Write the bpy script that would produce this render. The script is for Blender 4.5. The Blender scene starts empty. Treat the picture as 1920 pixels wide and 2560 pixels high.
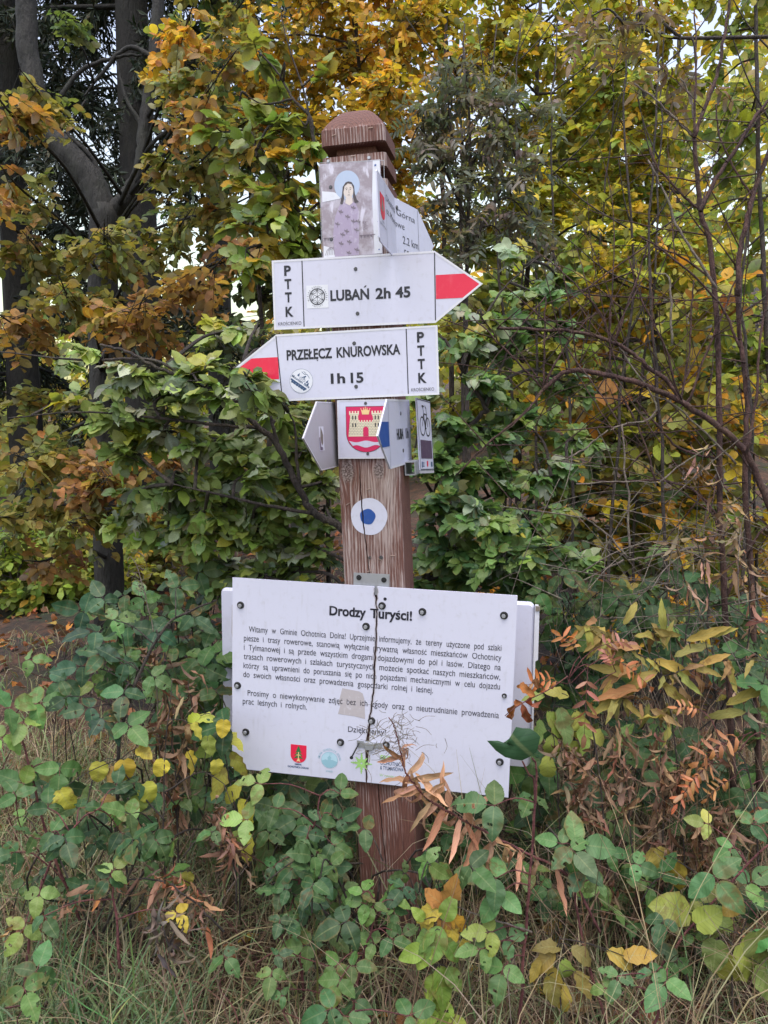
import bpy, math, random
import numpy as np
from mathutils import Matrix, Vector
R = math.radians
random.seed(5)
rng = np.random.default_rng(11)
S = bpy.context.scene
COL = S.collection

# ------------------------------------------------------------------ camera, sky, sun, exposure
LEAN = R(2.69)                                   # the post leans a little to one side
PF = Matrix.Translation((0, 0, 1.0)) @ Matrix.Rotation(-LEAN, 4, 'Y')   # frame of the post: x along its face, y depth, z up
CAM = Vector((0.41526, -1.68327, 0.19891))
F_ = Vector((-0.18476, 0.97687, -0.10763)).normalized()
U_ = Vector((0.02564, 0.11427, 0.99312)); U_ = (U_ - F_ * U_.dot(F_)).normalized()
R_ = F_.cross(U_)
camd = bpy.data.cameras.new('camera'); cam = bpy.data.objects.new('camera', camd); COL.objects.link(cam)
camd.sensor_fit = 'VERTICAL'; camd.sensor_height = 36; camd.sensor_width = 27
camd.lens = 36 * 1995 / 2560; camd.clip_start = 0.05; camd.clip_end = 500
cm = Matrix.Identity(4)
for i in range(3):
    cm[i][0] = R_[i]; cm[i][1] = U_[i]; cm[i][2] = -F_[i]; cm[i][3] = CAM[i]
CM = PF @ cm
cam.matrix_world = CM
S.camera = cam
CR, CU, CF, CP = [np.array(CM.col[k][:3]) * (-1 if k == 2 else 1) for k in range(4)]

world = bpy.data.worlds.new('World'); S.world = world; world.use_nodes = True
wn = world.node_tree; bg = wn.nodes['Background']
sky = wn.nodes.new('ShaderNodeTexSky'); sky.sky_type = 'NISHITA'; sky.sun_disc = False
SUN_EL, SUN_AZ = R(74), R(182)
sky.sun_elevation = SUN_EL; sky.sun_rotation = SUN_AZ; sky.air_density = 2.2; sky.dust_density = 3.0; sky.ozone_density = 1.0
hs = wn.nodes.new('ShaderNodeHueSaturation'); hs.inputs['Saturation'].default_value = 0.9; hs.inputs['Hue'].default_value = 0.545
wn.links.new(sky.outputs[0], hs.inputs['Color']); wn.links.new(hs.outputs[0], bg.inputs[0])
bg.inputs[1].default_value = 0.15
sd = bpy.data.lights.new('sun', 'SUN'); sd.energy = 1.2; sd.angle = R(60); sd.color = (1, 0.95, 0.92)
sun = bpy.data.objects.new('sun', sd); COL.objects.link(sun)
sv = Vector((math.sin(SUN_AZ) * math.cos(SUN_EL), math.cos(SUN_AZ) * math.cos(SUN_EL), math.sin(SUN_EL)))
sun.rotation_euler = sv.to_track_quat('Z', 'Y').to_euler()
S.view_settings.view_transform = 'Standard'; S.view_settings.look = 'None'
S.view_settings.gamma = 1; S.view_settings.exposure = 1.12
S.cycles.max_bounces = 8; S.cycles.diffuse_bounces = 4; S.cycles.glossy_bounces = 2
S.cycles.transmission_bounces = 4; S.cycles.transparent_max_bounces = 4

def at(px, py, d):
    """a point on the line of sight of a photograph pixel, d metres deep"""
    return CP + d * (CF + CR * ((px - 960) / 1995) - CU * ((py - 1280) / 1995))
def pts(l, d):
    return [at(x, y, d if len(q) == 0 else q[0]) for x, y, *q in l]

# ------------------------------------------------------------------ node helpers and materials
def mat(name):
    m = bpy.data.materials.new(name); m.use_nodes = True
    return m, m.node_tree, m.node_tree.nodes['Principled BSDF']
class NT:
    def __init__(s, t): s.t = t
    def n(s, ty, **k):
        o = s.t.nodes.new('ShaderNode' + ty)
        for a, v in k.items(): setattr(o, a, v)
        return o
    def put(s, i, v):
        if v is None: return
        if hasattr(v, 'is_linked') or hasattr(v, 'links'): s.t.links.new(v, i)
        else: i.default_value = v
    def m(s, op, a, b=None, c=None, clamp=False):
        o = s.n('Math', operation=op, use_clamp=clamp)
        for k, v in enumerate((a, b, c)): s.put(o.inputs[k], v)
        return o.outputs[0]
    def vm(s, op, a, b=None, out=0):
        o = s.n('VectorMath', operation=op); s.put(o.inputs[0], a); s.put(o.inputs[1], b); return o.outputs[out]
    def mix(s, f, a, b, mode='MIX'):
        o = s.n('Mix', data_type='RGBA', blend_type=mode); s.put(o.inputs[0], f); s.put(o.inputs[6], a); s.put(o.inputs[7], b); return o.outputs[2]
    def ramp(s, f, a, b):
        o = s.n('MapRange', interpolation_type='SMOOTHSTEP'); s.put(o.inputs[0], f); o.inputs[1].default_value = a; o.inputs[2].default_value = b; return o.outputs[0]
    def noise(s, v, sc, det=4, ro=.55, out=0):
        o = s.n('TexNoise'); s.put(o.inputs['Vector'], v); o.inputs['Scale'].default_value = sc; o.inputs['Detail'].default_value = det; o.inputs['Roughness'].default_value = ro; return o.outputs[out]
    def obj(s): return s.n('TexCoord').outputs['Object']
    def scale(s, v, xyz): return s.vm('MULTIPLY', v, xyz)
    def bump(s, h, st, dist, b):
        o = s.n('Bump'); s.put(o.inputs['Height'], h); o.inputs['Strength'].default_value = st; o.inputs['Distance'].default_value = dist; s.t.links.new(o.outputs[0], b.inputs['Normal'])
def c4(c): return (c[0], c[1], c[2], 1)

def paint(name, col, rough=.4, dirt=.06, dcol=(.35, .33, .33), metal=0):
    m, t, b = mat(name); q = NT(t); v = q.obj()
    f = q.m('MULTIPLY', q.ramp(q.noise(v, 60, 5, .7), .52, .75), dirt)
    f2 = q.m('MULTIPLY', q.ramp(q.noise(q.scale(v, (1, .15, 1)), 90, 3), .55, .8), dirt * .8)
    q.put(b.inputs['Base Color'], q.mix(q.m('ADD', f, f2), c4(col), c4(dcol)))
    q.put(b.inputs['Roughness'], q.m('ADD', rough - .1, q.m('MULTIPLY', q.noise(v, 25), .2)))
    b.inputs['Metallic'].default_value = metal
    q.bump(q.noise(v, 14, 2), .08, .01, b)
    return m
WHITE = paint('sign_white', (.575, .575, .70), .35, .24)
RIM = paint('sign_edge', (.66, .66, .72), .4, .25)
BACKGREY = paint('sign_back_grey', (.42, .41, .44), .5, .3)
PLASTIC = paint('white_sheet', (.58, .58, .70), .32, .24)
BLACK = paint('black_print', (.012, .012, .022), .45, .1)
INK = paint('dark_print', (.035, .035, .05), .45, .1)
RED = paint('red_print', (.68, .016, .06), .4, .08, (.8, .4, .4))
CRIMSON = paint('crimson_print', (.60, .014, .10), .4, .04)
BLUE = paint('blue_paint', (.014, .07, .30), .45, .08)
NAVY = paint('navy_print', (.03, .07, .16), .5, .1)
CREAM = paint('cream_print', (.74, .67, .48), .45, .04)
GOLD = paint('gold_print', (.78, .55, .25), .45, .05)
PURPLE = paint('purple_print', (.085, .05, .10), .4, .3)
GREEN = paint('green_print', (.02, .16, .05), .45, .05)
LIME = paint('lime_print', (.32, .55, .17), .45, .05)
TEAL = paint('pale_teal_print', (.40, .58, .68), .45, .05)
TEAL2 = paint('teal_print', (.26, .45, .54), .45, .05)
STICK = paint('sticker_white', (.68, .69, .76), .3, .2)
TORN = paint('torn_paper', (.42, .38, .40), .8, .9, (.58, .56, .62))
SCRAP = paint('sticker_glue_brown', (.20, .17, .14), .8, .5)
HALO = paint('painted_sky_blue', (.42, .50, .66), .6, 1.0, (.50, .53, .66))
SKIN = paint('painted_skin', (.66, .58, .54), .6, .3)
HAIR = paint('painted_hair', (.07, .055, .06), .6, .2)
LILAC = paint('painted_lilac', (.38, .315, .44), .6, 1.2, (.50, .46, .56))
SPRIG = paint('painted_grey_violet', (.20, .165, .205), .6, .6)
BOLT = paint('black_rubber', (.012, .012, .014), .5, .1)
STEEL = paint('zinc_steel', (.42, .43, .47), .42, .5, (.25, .25, .27), .6)
DARKSTEEL = paint('dull_screw', (.10, .10, .11), .45, .4, (.25, .2, .18), .7)
STAPLE = paint('rusty_staple', (.32, .24, .2), .5, .5, (.2, .1, .06), .5)

def canvas_mat():
    m, t, b = mat('painted_tile'); q = NT(t); v = q.obj()
    n = q.noise(v, 28, 6, .65); n2 = q.noise(q.scale(v, (1, .35, 1)), 60, 5)
    c = q.mix(q.ramp(n, .42, .6), (.30, .25, .29, 1), (.45, .41, .48, 1))
    c = q.mix(q.m('MULTIPLY', q.ramp(n2, .56, .66), .8), c, (.66, .63, .74, 1))
    q.put(b.inputs['Base Color'], c); b.inputs['Roughness'].default_value = .3
    q.bump(n2, .25, .004, b); return m
TILE = canvas_mat()

def wood_mat():
    m, t, b = mat('weathered_stained_wood'); q = NT(t); v = q.obj()
    sx = q.n('SeparateXYZ'); t.links.new(v, sx.inputs[0]); X, Y, Z = sx.outputs
    warp = None; kd = None
    for kx, kz, kr in ((.021, .105, .017), (.090, .104, .013), (.105, -.62, .008)):
        d = q.vm('LENGTH', q.scale(q.vm('SUBTRACT', v, (kx, 0, kz + 1 - 1)), (1, .6, .62)), None, 1)
        g = q.m('POWER', 2.718, q.m('MULTIPLY', q.m('DIVIDE', d, kr * 1.4), -1))
        s = q.m('MULTIPLY', g, q.m('MULTIPLY', q.m('SUBTRACT', X, kx), 1.2))
        warp = s if warp is None else q.m('ADD', warp, s)
        e = q.m('SUBTRACT', 1, q.ramp(d, kr * .55, kr * 1.15)); kd = e if kd is None else q.m('MAXIMUM', kd, e)
    gx = q.m('SUBTRACT', X, warp)
    cv = q.n('CombineXYZ'); q.put(cv.inputs[0], gx); q.put(cv.inputs[1], Y); q.put(cv.inputs[2], Z)
    P = cv.outputs[0]
    wob = q.m('MULTIPLY', q.noise(q.scale(P, (1, 1, .25)), 9, 2), .02)
    P2 = q.vm('ADD', P, q.n('CombineXYZ').outputs[0]); 
    fib = q.noise(q.scale(P, (1, 1, .035)), 330, 5, .65)
    fine = q.noise(q.scale(P, (1, 1, .02)), 900, 3, .6)
    patch = q.noise(q.scale(P, (1, 1, .22)), 16, 4, .6)
    rings = q.m('SINE', q.m('MULTIPLY', q.m('ADD', q.m('ADD', gx, wob), q.m('MULTIPLY', Y, .4)), 950))
    # more weathered on the front face, in the middle of its height
    face = q.m('SUBTRACT', 1, q.ramp(Y, .004, .03))
    hgt = q.m('MULTIPLY', q.m('ADD', .72, q.m('MULTIPLY', .28, q.ramp(Z, -.75, -.1))), q.m('SUBTRACT', 1, q.m('ADD', q.m('MULTIPLY', q.ramp(Z, .7, .78), .25), q.m('MULTIPLY', q.ramp(Z, .812, .822), .5))))
    wear = q.m('ADD', q.m('MULTIPLY', q.m('MULTIPLY', face, hgt), .20), q.m('MULTIPLY', patch, .42))
    w = q.m('ADD', wear, q.m('ADD', q.m('MULTIPLY', fib, .55), q.m('MULTIPLY', rings, .035)))
    f = q.ramp(w, .63, .77)
    red = q.mix(q.ramp(fine, .35, .65), (.08, .029, .022, 1), (.175, .073, .055, 1))
    grey = q.mix(q.ramp(fine, .35, .65), (.26, .18, .16, 1), (.47, .385, .37, 1))
    c = q.mix(f, red, grey)
    c = q.mix(q.m('MULTIPLY', q.ramp(q.noise(q.scale(P, (1, 1, .05)), 420, 2), .60, .72), .6), c, (.05, .03, .028, 1))
    c = q.mix(q.m('MULTIPLY', q.m('MULTIPLY', q.m('SUBTRACT', 1, q.ramp(q.m('ADD', Z, q.m('MULTIPLY', patch, .25)), -.88, -.66)), .7), 1), c, (.035, .026, .02, 1))   # damp, soiled foot
    eg = q.m('SINE', q.m('MULTIPLY', q.vm('LENGTH', q.scale(q.vm('SUBTRACT', v, (.045, -.03, 0)), (1, 1, 0)), None, 1), 1100))
    c = q.mix(q.m('MULTIPLY', q.m('MULTIPLY', q.ramp(Z, .814, .822), q.ramp(eg, .1, .9)), .5), c, q.mix(1.0, c, (.5, .45, .45, 1), 'MULTIPLY'))   # end grain on the dome
    kc = q.mix(q.ramp(q.noise(v, 260, 4), .4, .65), (.05, .035, .03, 1), (.34, .28, .28, 1))
    c = q.mix(q.m('MULTIPLY', kd, .8), c, kc)
    q.put(b.inputs['Base Color'], c); b.inputs['Roughness'].default_value = .75
    h = q.m('ADD', q.m('MULTIPLY', fib, .7), q.m('MULTIPLY', fine, .4))
    q.bump(h, .8, .0025, b); return m
WOOD = wood_mat()
def plain(name, col, rough=.9):
    m, t, b = mat(name); b.inputs['Base Color'].default_value = c4(col); b.inputs['Roughness'].default_value = rough; return m
DARKWOOD = plain('wood_crack', (.02, .013, .012))

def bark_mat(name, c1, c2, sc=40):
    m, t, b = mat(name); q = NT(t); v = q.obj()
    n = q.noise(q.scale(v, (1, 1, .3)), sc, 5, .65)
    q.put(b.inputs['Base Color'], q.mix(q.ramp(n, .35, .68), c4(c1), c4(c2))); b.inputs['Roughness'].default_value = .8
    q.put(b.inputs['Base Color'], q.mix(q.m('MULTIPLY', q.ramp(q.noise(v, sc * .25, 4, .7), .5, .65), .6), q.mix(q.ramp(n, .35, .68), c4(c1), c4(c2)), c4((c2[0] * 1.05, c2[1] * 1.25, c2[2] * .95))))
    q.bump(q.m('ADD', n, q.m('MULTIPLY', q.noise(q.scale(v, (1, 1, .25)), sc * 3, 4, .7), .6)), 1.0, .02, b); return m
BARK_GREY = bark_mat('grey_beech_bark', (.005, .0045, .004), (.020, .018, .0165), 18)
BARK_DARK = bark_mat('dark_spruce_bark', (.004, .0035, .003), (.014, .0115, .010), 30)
BARK_TWIG = bark_mat('brown_twig_bark', (.022, .016, .014), (.075, .055, .048), 60)
BARK_RED = bark_mat('red_brown_stem', (.035, .014, .013), (.115, .055, .047), 60)
BARK_PALE = bark_mat('pale_dead_stem', (.11, .085, .07), (.25, .20, .165), 60)
CANE = bark_mat('bramble_cane', (.09, .022, .028), (.22, .075, .07), 70)

def leaf_mat(name, rough=.42, trans=.32, veins=9, spots=.25, back=(.50, .55, .52), backf=.3, spec=.5, quilt=.6):
    m, t, b = mat(name); q = NT(t)
    a = q.n('Attribute', attribute_name='leaf_col'); l = q.n('Attribute', attribute_name='leaf_uv')
    s = q.n('SeparateXYZ'); t.links.new(l.outputs['Vector'], s.inputs[0]); u, v, r = s.outputs
    au = q.m('ABSOLUTE', u)
    ph = q.m('FRACT', q.m('SUBTRACT', q.m('MULTIPLY', v, veins), q.m('MULTIPLY', au, 1.7)))
    side = q.m('SUBTRACT', 1, q.ramp(q.m('ABSOLUTE', q.m('SUBTRACT', ph, .5)), .02, .14))
    mid = q.m('SUBTRACT', 1, q.ramp(au, .03, .10))
    ve = q.m('MAXIMUM', q.m('MULTIPLY', side, .55), mid)
    c = q.mix(q.m('MULTIPLY', mid, .22), a.outputs['Color'], (.30, .32, .15, 1)); c = q.mix(q.m('MULTIPLY', side, .45), c, q.mix(1.0, c, (.55, .58, .6, 1), 'MULTIPLY'))  # side veins darkened so the colour carries the shading of the pleats
    n = q.noise(q.obj(), 45, 4, .6)
    old = q.ramp(r, .55, 1.0)          # some leaves are older: more blotches, browned margins
    c = q.mix(q.m('MULTIPLY', q.ramp(q.m('ADD', n, q.m('MULTIPLY', old, .12)), .6, .72), q.m('ADD', spots, q.m('MULTIPLY', old, .35), clamp=True)), c, (.12, .06, .025, 1))
    c = q.mix(q.m('MULTIPLY', q.m('MULTIPLY', q.ramp(au, .7, 1.0), old), .5), c, (.17, .11, .04, 1))
    c = q.mix(q.m('MULTIPLY', q.ramp(q.m('FRACT', q.m('MULTIPLY', r, 7.3)), .5, 1), .3), c, q.mix(1.0, c, (1.5, 1.25, .8, 1), 'MULTIPLY'))
    c = q.mix(q.m('MULTIPLY', q.ramp(q.noise(q.obj(), 18, 2), .35, .7), .35), c, q.mix(1.0, c, (.55, .55, .55, 1), 'MULTIPLY'))
    g = q.n('NewGeometry')
    cb = q.mix(q.m('MULTIPLY', g.outputs['Backfacing'], backf), c, c4(back))
    q.put(b.inputs['Base Color'], cb); b.inputs['Roughness'].default_value = rough
    b.inputs['Specular IOR Level'].default_value = spec
    q.bump(q.m('SUBTRACT', q.m('COSINE', q.m('MULTIPLY', q.m('SUBTRACT', ph, .5), 6.283)), q.m('MULTIPLY', mid, 1.0)), -quilt, .006, b)
    tr = q.n('BsdfTranslucent')
    q.put(tr.inputs['Color'], q.mix(1.0, c, (1.12, 1.15, .6, 1), 'MULTIPLY'))
    mx = q.n('MixShader'); mx.inputs[0].default_value = trans
    t.links.new(b.outputs[0], mx.inputs[1]); t.links.new(tr.outputs[0], mx.inputs[2])
    t.links.new(mx.outputs[0], t.nodes['Material Output'].inputs[0]); return m
LEAF = leaf_mat('leaf_broad', .4, .36, 8, .15, spec=.42)
LEAF_FAR = leaf_mat('leaf_far', .5, .45, 6, .12, spec=.25, quilt=.2)
LEAF_BRAMBLE = leaf_mat('leaf_bramble', .44, .19, 8, .15, (.28, .36, .28), .3, .2, .6)
LEAF_DRY = leaf_mat('leaf_dry', .8, .2, 5, .5, (.4, .3, .22), .2, .2, .5)
BLADE = leaf_mat('grass_blade', .6, .25, 1, .2, (.3, .28, .2), .1, .3, 0)
NEEDLE = leaf_mat('spruce_needle', .6, .1, 1, 0, (.02, .03, .02), 0, .3, 0)

# ------------------------------------------------------------------ mesh helpers
class MB:
    def __init__(s): s.v = []; s.f = []
    def add(s, vs, fs):
        k = len(s.v); s.v += [tuple(p) for p in vs]; s.f += [tuple(i + k for i in f) for f in fs]
    def build(s, name, m, parent=None, smooth=False, loc=None):
        me = bpy.data.meshes.new(name); me.from_pydata(s.v, [], s.f); me.materials.append(m)
        if smooth: me.polygons.foreach_set('use_smooth', [True] * len(me.polygons))
        me.update()
        o = bpy.data.objects.new(name, me); COL.objects.link(o)
        if parent: o.parent = parent
        if loc: o.location = loc
        return o
    # flat art in millimetres: u right, v up, w towards the reader
    def poly(s, p, w): s.add([(x / 1000, y / 1000, w / 1000) for x, y in p], [tuple(range(len(p)))])
    def prism(s, p, w0, w1):
        n = len(p)
        s.add([(x / 1000, y / 1000, w1 / 1000) for x, y in p] + [(x / 1000, y / 1000, w0 / 1000) for x, y in p],
              [tuple(range(n)), tuple(range(2 * n - 1, n - 1, -1))] + [(i, i + n, (i + 1) % n + n, (i + 1) % n) for i in range(n)])
    def rect(s, x0, y0, x1, y1, w): s.poly([(x0, y0), (x1, y0), (x1, y1), (x0, y1)], w)
    def disc(s, x, y, r, w, n=40, ry=None): s.poly([(x + r * math.cos(6.2832 * i / n), y + (ry or r) * math.sin(6.2832 * i / n)) for i in range(n)], w)
    def line(s, p, q, wd, w):
        dx, dy = q[0] - p[0], q[1] - p[1]; L = math.hypot(dx, dy) or 1; nx, ny = -dy / L * wd / 2, dx / L * wd / 2
        s.poly([(p[0] - nx, p[1] - ny), (q[0] - nx, q[1] - ny), (q[0] + nx, q[1] + ny), (p[0] + nx, p[1] + ny)], w)
    def path(s, p, wd, w, closed=False):
        n = len(p); P = np.array(p, float); L = []; Rr = []
        for i in range(n):
            a = P[i - 1] if (i or closed) else P[i]; c = P[(i + 1) % n] if (i < n - 1 or closed) else P[i]
            d1 = P[i] - a; d2 = c - P[i]
            d1 = d1 / (np.hypot(*d1) or 1); d2 = d2 / (np.hypot(*d2) or 1)
            t = d1 + d2; t = t / (np.hypot(*t) or 1); k = max(.4, abs(np.dot(t, d2 if np.any(d2) else d1)))
            nn = np.array((-t[1], t[0])) * wd / 2 / k; L.append(P[i] + nn); Rr.append(P[i] - nn)
        m = n if closed else n - 1
        s.add([(x / 1000, y / 1000, w / 1000) for x, y in L + Rr], [(i + n, (i + 1) % n + n, (i + 1) % n, i) for i in range(m)])
    def ring(s, x, y, r, wd, w, n=40, a0=0, a1=6.2832):
        full = a1 - a0 > 6.28
        s.path([(x + r * math.cos(a0 + (a1 - a0) * i / n), y + r * math.sin(a0 + (a1 - a0) * i / n)) for i in range(n if full else n + 1)], wd, w, full)
    def cyl(s, x, y, r, w0, w1, n=20, r1=None):
        r1 = r if r1 is None else r1; k = len(s.v)
        for rr, w in ((r, w0), (r1, w1)):
            s.v += [((x + rr * math.cos(6.2832 * i / n)) / 1000, (y + rr * math.sin(6.2832 * i / n)) / 1000, w / 1000) for i in range(n)]
        s.f += [(k + i, k + (i + 1) % n, k + n + (i + 1) % n, k + n + i) for i in range(n)] + [tuple(k + n + i for i in range(n))]
    def box(s, c, h):
        s.add([(c[0] + h[0] * a, c[1] + h[1] * b, c[2] + h[2] * d) for a in (-1, 1) for b in (-1, 1) for d in (-1, 1)],
              [(0, 1, 3, 2), (4, 6, 7, 5), (0, 4, 5, 1), (2, 3, 7, 6), (0, 2, 6, 4), (1, 5, 7, 3)])
    def tube(s, P, r0, r1, sides=6, sub=4, jit=0, rr=None):
        P = spline(np.array(P, float), sub); n = len(P)
        if jit: P[1:-1] += rng.normal(0, jit, (n - 2, 3))
        T = np.gradient(P, axis=0); T /= np.linalg.norm(T, axis=1)[:, None] + 1e-9
        ref = np.array((.31, .95, .1)) if abs(T[0][2]) > .5 else np.array((0, 0, 1.))
        k = len(s.v); a = np.arange(sides) * 6.2832 / sides
        for i in range(n):
            b = np.cross(T[i], ref); b /= np.linalg.norm(b) + 1e-9; c = np.cross(b, T[i]); ref = c
            t = i / (n - 1); r = r0 + (r1 - r0) * t
            if rr: r *= 1 + rr * math.sin(7 * t * n / 3.)
            s.v += [tuple(P[i] + r * (b * math.cos(x) + c * math.sin(x))) for x in a]
        for i in range(n - 1):
            for j in range(sides):
                s.f.append((k + i * sides + j, k + i * sides + (j + 1) % sides, k + (i + 1) * sides + (j + 1) % sides, k + (i + 1) * sides + j))
        s.f.append(tuple(k + j for j in range(sides))[::-1]); s.f.append(tuple(k + (n - 1) * sides + j for j in range(sides)))
    def shift(s, b): s.v = [(x - b[0], y - b[1], z - b[2]) for x, y, z in s.v]; return s

def spline(P, sub):
    if len(P) < 3 or sub < 2: return P
    Q = np.vstack([2 * P[0] - P[1], P, 2 * P[-1] - P[-2]]); out = []
    for i in range(1, len(Q) - 2):
        p0, p1, p2, p3 = Q[i - 1:i + 3]
        for t in np.arange(sub) / sub:
            out.append(.5 * ((2 * p1) + (p2 - p0) * t + (2 * p0 - 5 * p1 + 4 * p2 - p3) * t * t + (3 * p1 - p0 - 3 * p2 + p3) * t ** 3))
    out.append(P[-1]); return np.array(out)

def tag(o, label, cat, group=None, kind=None):
    if label: o['label'] = label
    if cat: o['category'] = cat
    if group: o['group'] = group
    if kind: o['kind'] = kind
    return o
def thing(name, label, cat, M=None, loc=None, group=None):
    o = bpy.data.objects.new(name, None); COL.objects.link(o); o.empty_display_size = .05
    if M is not None: o.matrix_world = M
    if loc is not None: o.location = tuple(loc)
    return tag(o, label, cat, group)

# lettering: outlines of Blender's built-in font, fitted to measured boxes
_tc = {}
BASE = dict(zip('ąęćńóśźżĘĄŃŚŻĆÓ', 'aecnoszzEANSZCO'))
def raw(s, bold):
    k = (s, bold)
    if k not in _tc:
        c = bpy.data.curves.new('lettering', 'FONT'); c.body = s; c.size = 1; c.offset = bold; c.resolution_u = 4
        o = bpy.data.objects.new('lettering', c); COL.objects.link(o)
        bpy.context.view_layer.update()
        me = bpy.data.meshes.new_from_object(o.evaluated_get(bpy.context.evaluated_depsgraph_get()))
        v = np.array([p.co[:2] for p in me.vertices]); f = [tuple(p.vertices) for p in me.polygons]
        bpy.data.objects.remove(o); bpy.data.curves.remove(c); bpy.data.meshes.remove(me); _tc[k] = (v, f)
    return _tc[k]
def glyphs(s, bold=0.0):
    """outlines of a word; marks over and under Polish letters are drawn on the plain letters"""
    k = ('w', s, bold)
    if k in _tc: return _tc[k]
    p = ''.join(BASE.get(c, c) for c in s); v, f = raw(p, bold); v = [tuple(q) for q in v]; f = list(f)
    for i, c in enumerate(s):
        if c not in BASE: continue
        g = raw(BASE[c], bold)[0]; x0 = raw(p[:i] + '|', bold)[0][:, 0].max() - raw('|', bold)[0][:, 0].max(); a, b = x0 + g[:, 0].min(), x0 + g[:, 0].max(); t = g[:, 1].max(); m = (a + b) / 2; n = len(v); w = .035 + bold
        if c in 'ąęĘĄ':
            e = b - (b - a) * (.22 if c in 'ęĘ' else .05); P = [(e + w * .6, .01), (e - w * 1.2, .01), (e - .075, -.07), (e - .06, -.15), (e + .02, -.185), (e + .055, -.165), (e + .045, -.115), (e, -.115), (e - .005, -.07)]
        elif c in 'żŻ': P = [(m + (w + .022) * math.cos(q), t + .13 + (w + .022) * math.sin(q)) for q in np.arange(8) * .7854]
        else: P = [(m - w - .01, t + .075), (m + w - .01, t + .075), (m + .11 + w, t + .205), (m + .11 - w, t + .205)]
        v += P; f.append(tuple(range(n, n + len(P))))
    _tc[k] = (np.array(v), f); return _tc[k]
_caps = {}
def cap(bold):
    if bold not in _caps: v = raw('H', bold)[0]; _caps[bold] = (v[:, 1].min(), v[:, 1].max())
    return _caps[bold]
def write(mb, s, x0, x1, y, h, w, bold=0.0, M=None, tall=False):
    """word s from x0 to x1, baseline y, capital height h (mm)"""
    v, f = glyphs(s, bold); lo, hi = cap(bold); q = v.copy()
    q[:, 0] = x0 + (v[:, 0] - v[:, 0].min()) * (x1 - x0) / (v[:, 0].max() - v[:, 0].min())
    yy = v[:, 1]
    if tall: yy = np.where(yy < 0, yy, np.where(yy < .46, yy * 1.12, np.where(yy < .69, .515 + (yy - .46) * .74, yy)))   # larger small letters
    q[:, 1] = y + (yy - lo) * h / (hi - lo)
    if M: q = np.array([M(a, b) for a, b in q])
    mb.add([(a / 1000, b / 1000, w / 1000) for a, b in q], f)
def width(s, bold): v = glyphs(s, bold)[0]; return v[:, 0].max() - v[:, 0].min()
def line_of(mb, s, x0, x1, y, h, w, bold, justify=True, xs=.62):
    words = s.split(); k = h / (cap(bold)[1] - cap(bold)[0]); ws = [width(a, bold) * k * xs for a in words]
    gap = h * .42
    if justify:
        tot = sum(ws); g = (x1 - x0 - tot) / max(1, len(words) - 1)
        if g < h * .25 or g > h * .75:
            g = min(max(g, h * .25), h * .75); sc = (x1 - x0 - g * (len(words) - 1)) / tot; ws = [a * sc for a in ws]
        gap = g
    x = x0
    for a, b in zip(words, ws): write(mb, a, x, x + b, y, h, w, bold, None, True); x += b + gap
def arc_text(mb, s, cx, cy, r, a0, a1, h, w, bold=0, xs=.7):
    n = len(s)
    for i, ch in enumerate(s):
        if ch == ' ': continue
        a = a0 + (a1 - a0) * (i + .5) / n; k = h / .73; wd = width(ch, bold) * k * xs; ta = a - math.pi / 2 if a1 < a0 else a + math.pi / 2
        ca, sa = math.cos(ta), math.sin(ta); bx, by = cx + r * math.cos(a), cy + r * math.sin(a)
        write(mb, ch, -wd / 2, wd / 2, 0, h, w, bold, lambda x, y: (bx + x * ca - y * sa, by + x * sa + y * ca))

def inset(p, d):
    P = np.array(p, float); n = len(P); out = []
    for i in range(n):
        a, b, c = P[i - 1], P[i], P[(i + 1) % n]
        e1 = (b - a) / np.hypot(*(b - a)); e2 = (c - b) / np.hypot(*(c - b))
        n1 = np.array((-e1[1], e1[0])); n2 = np.array((-e2[1], e2[0]))
        k = (n1 + n2); k /= (1 + n1 @ n2); out.append(tuple(b + k * d))
    return out
def front_M(cx, cz, a, y):
    return PF @ Matrix(((math.cos(a), -math.sin(a), 0, cx), (0, 0, -1, y), (math.sin(a), math.cos(a), 0, cz), (0, 0, 0, 1)))
def side_M(x, y, z): return PF @ Matrix(((0, 0, 1, x), (1, 0, 0, y), (0, 1, 0, z), (0, 0, 0, 1)))
def panel(root, outline, th=3.0, m=None, rim=4.0):
    a = MB(); a.prism(outline, -th, 0); p = a.build('panel', m or WHITE, root)
    if rim:
        b = MB(); i = inset(outline, rim * .5); b.path(i, rim, .5, True)
        j = inset(outline, rim); b.path(inset(outline, rim + .6), .7, .35, True); b.build('rim', RIM, root)
    return p
def part(root, name, m, fn, smooth=False):
    b = MB(); fn(b); return b.build(name, m, root, smooth)
def screw(root, x, y, r=4.2):
    b = MB(); b.cyl(x, y, r, 0, 1.6, 16, r * .8); b.line((x - r * .5, y), (x + r * .5, y), .9, 1.8); o = b.build('screw', DARKSTEEL, root, False)
def bolt(root, x, y, r=8.6):
    b = MB(); b.cyl(x, y, r, 0, 2.2, 24, r * .88); o = b.build('bolt', BOLT, root)
    c = MB(); c.cyl(x - r * .1, y - r * .1, r * .52, 2.2, 6, 14, r * .42); c.cyl(x - r * .1, y - r * .1, r * .22, 6.0, 6.3, 6); c.build('bolt_head', STEEL, o)

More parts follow.
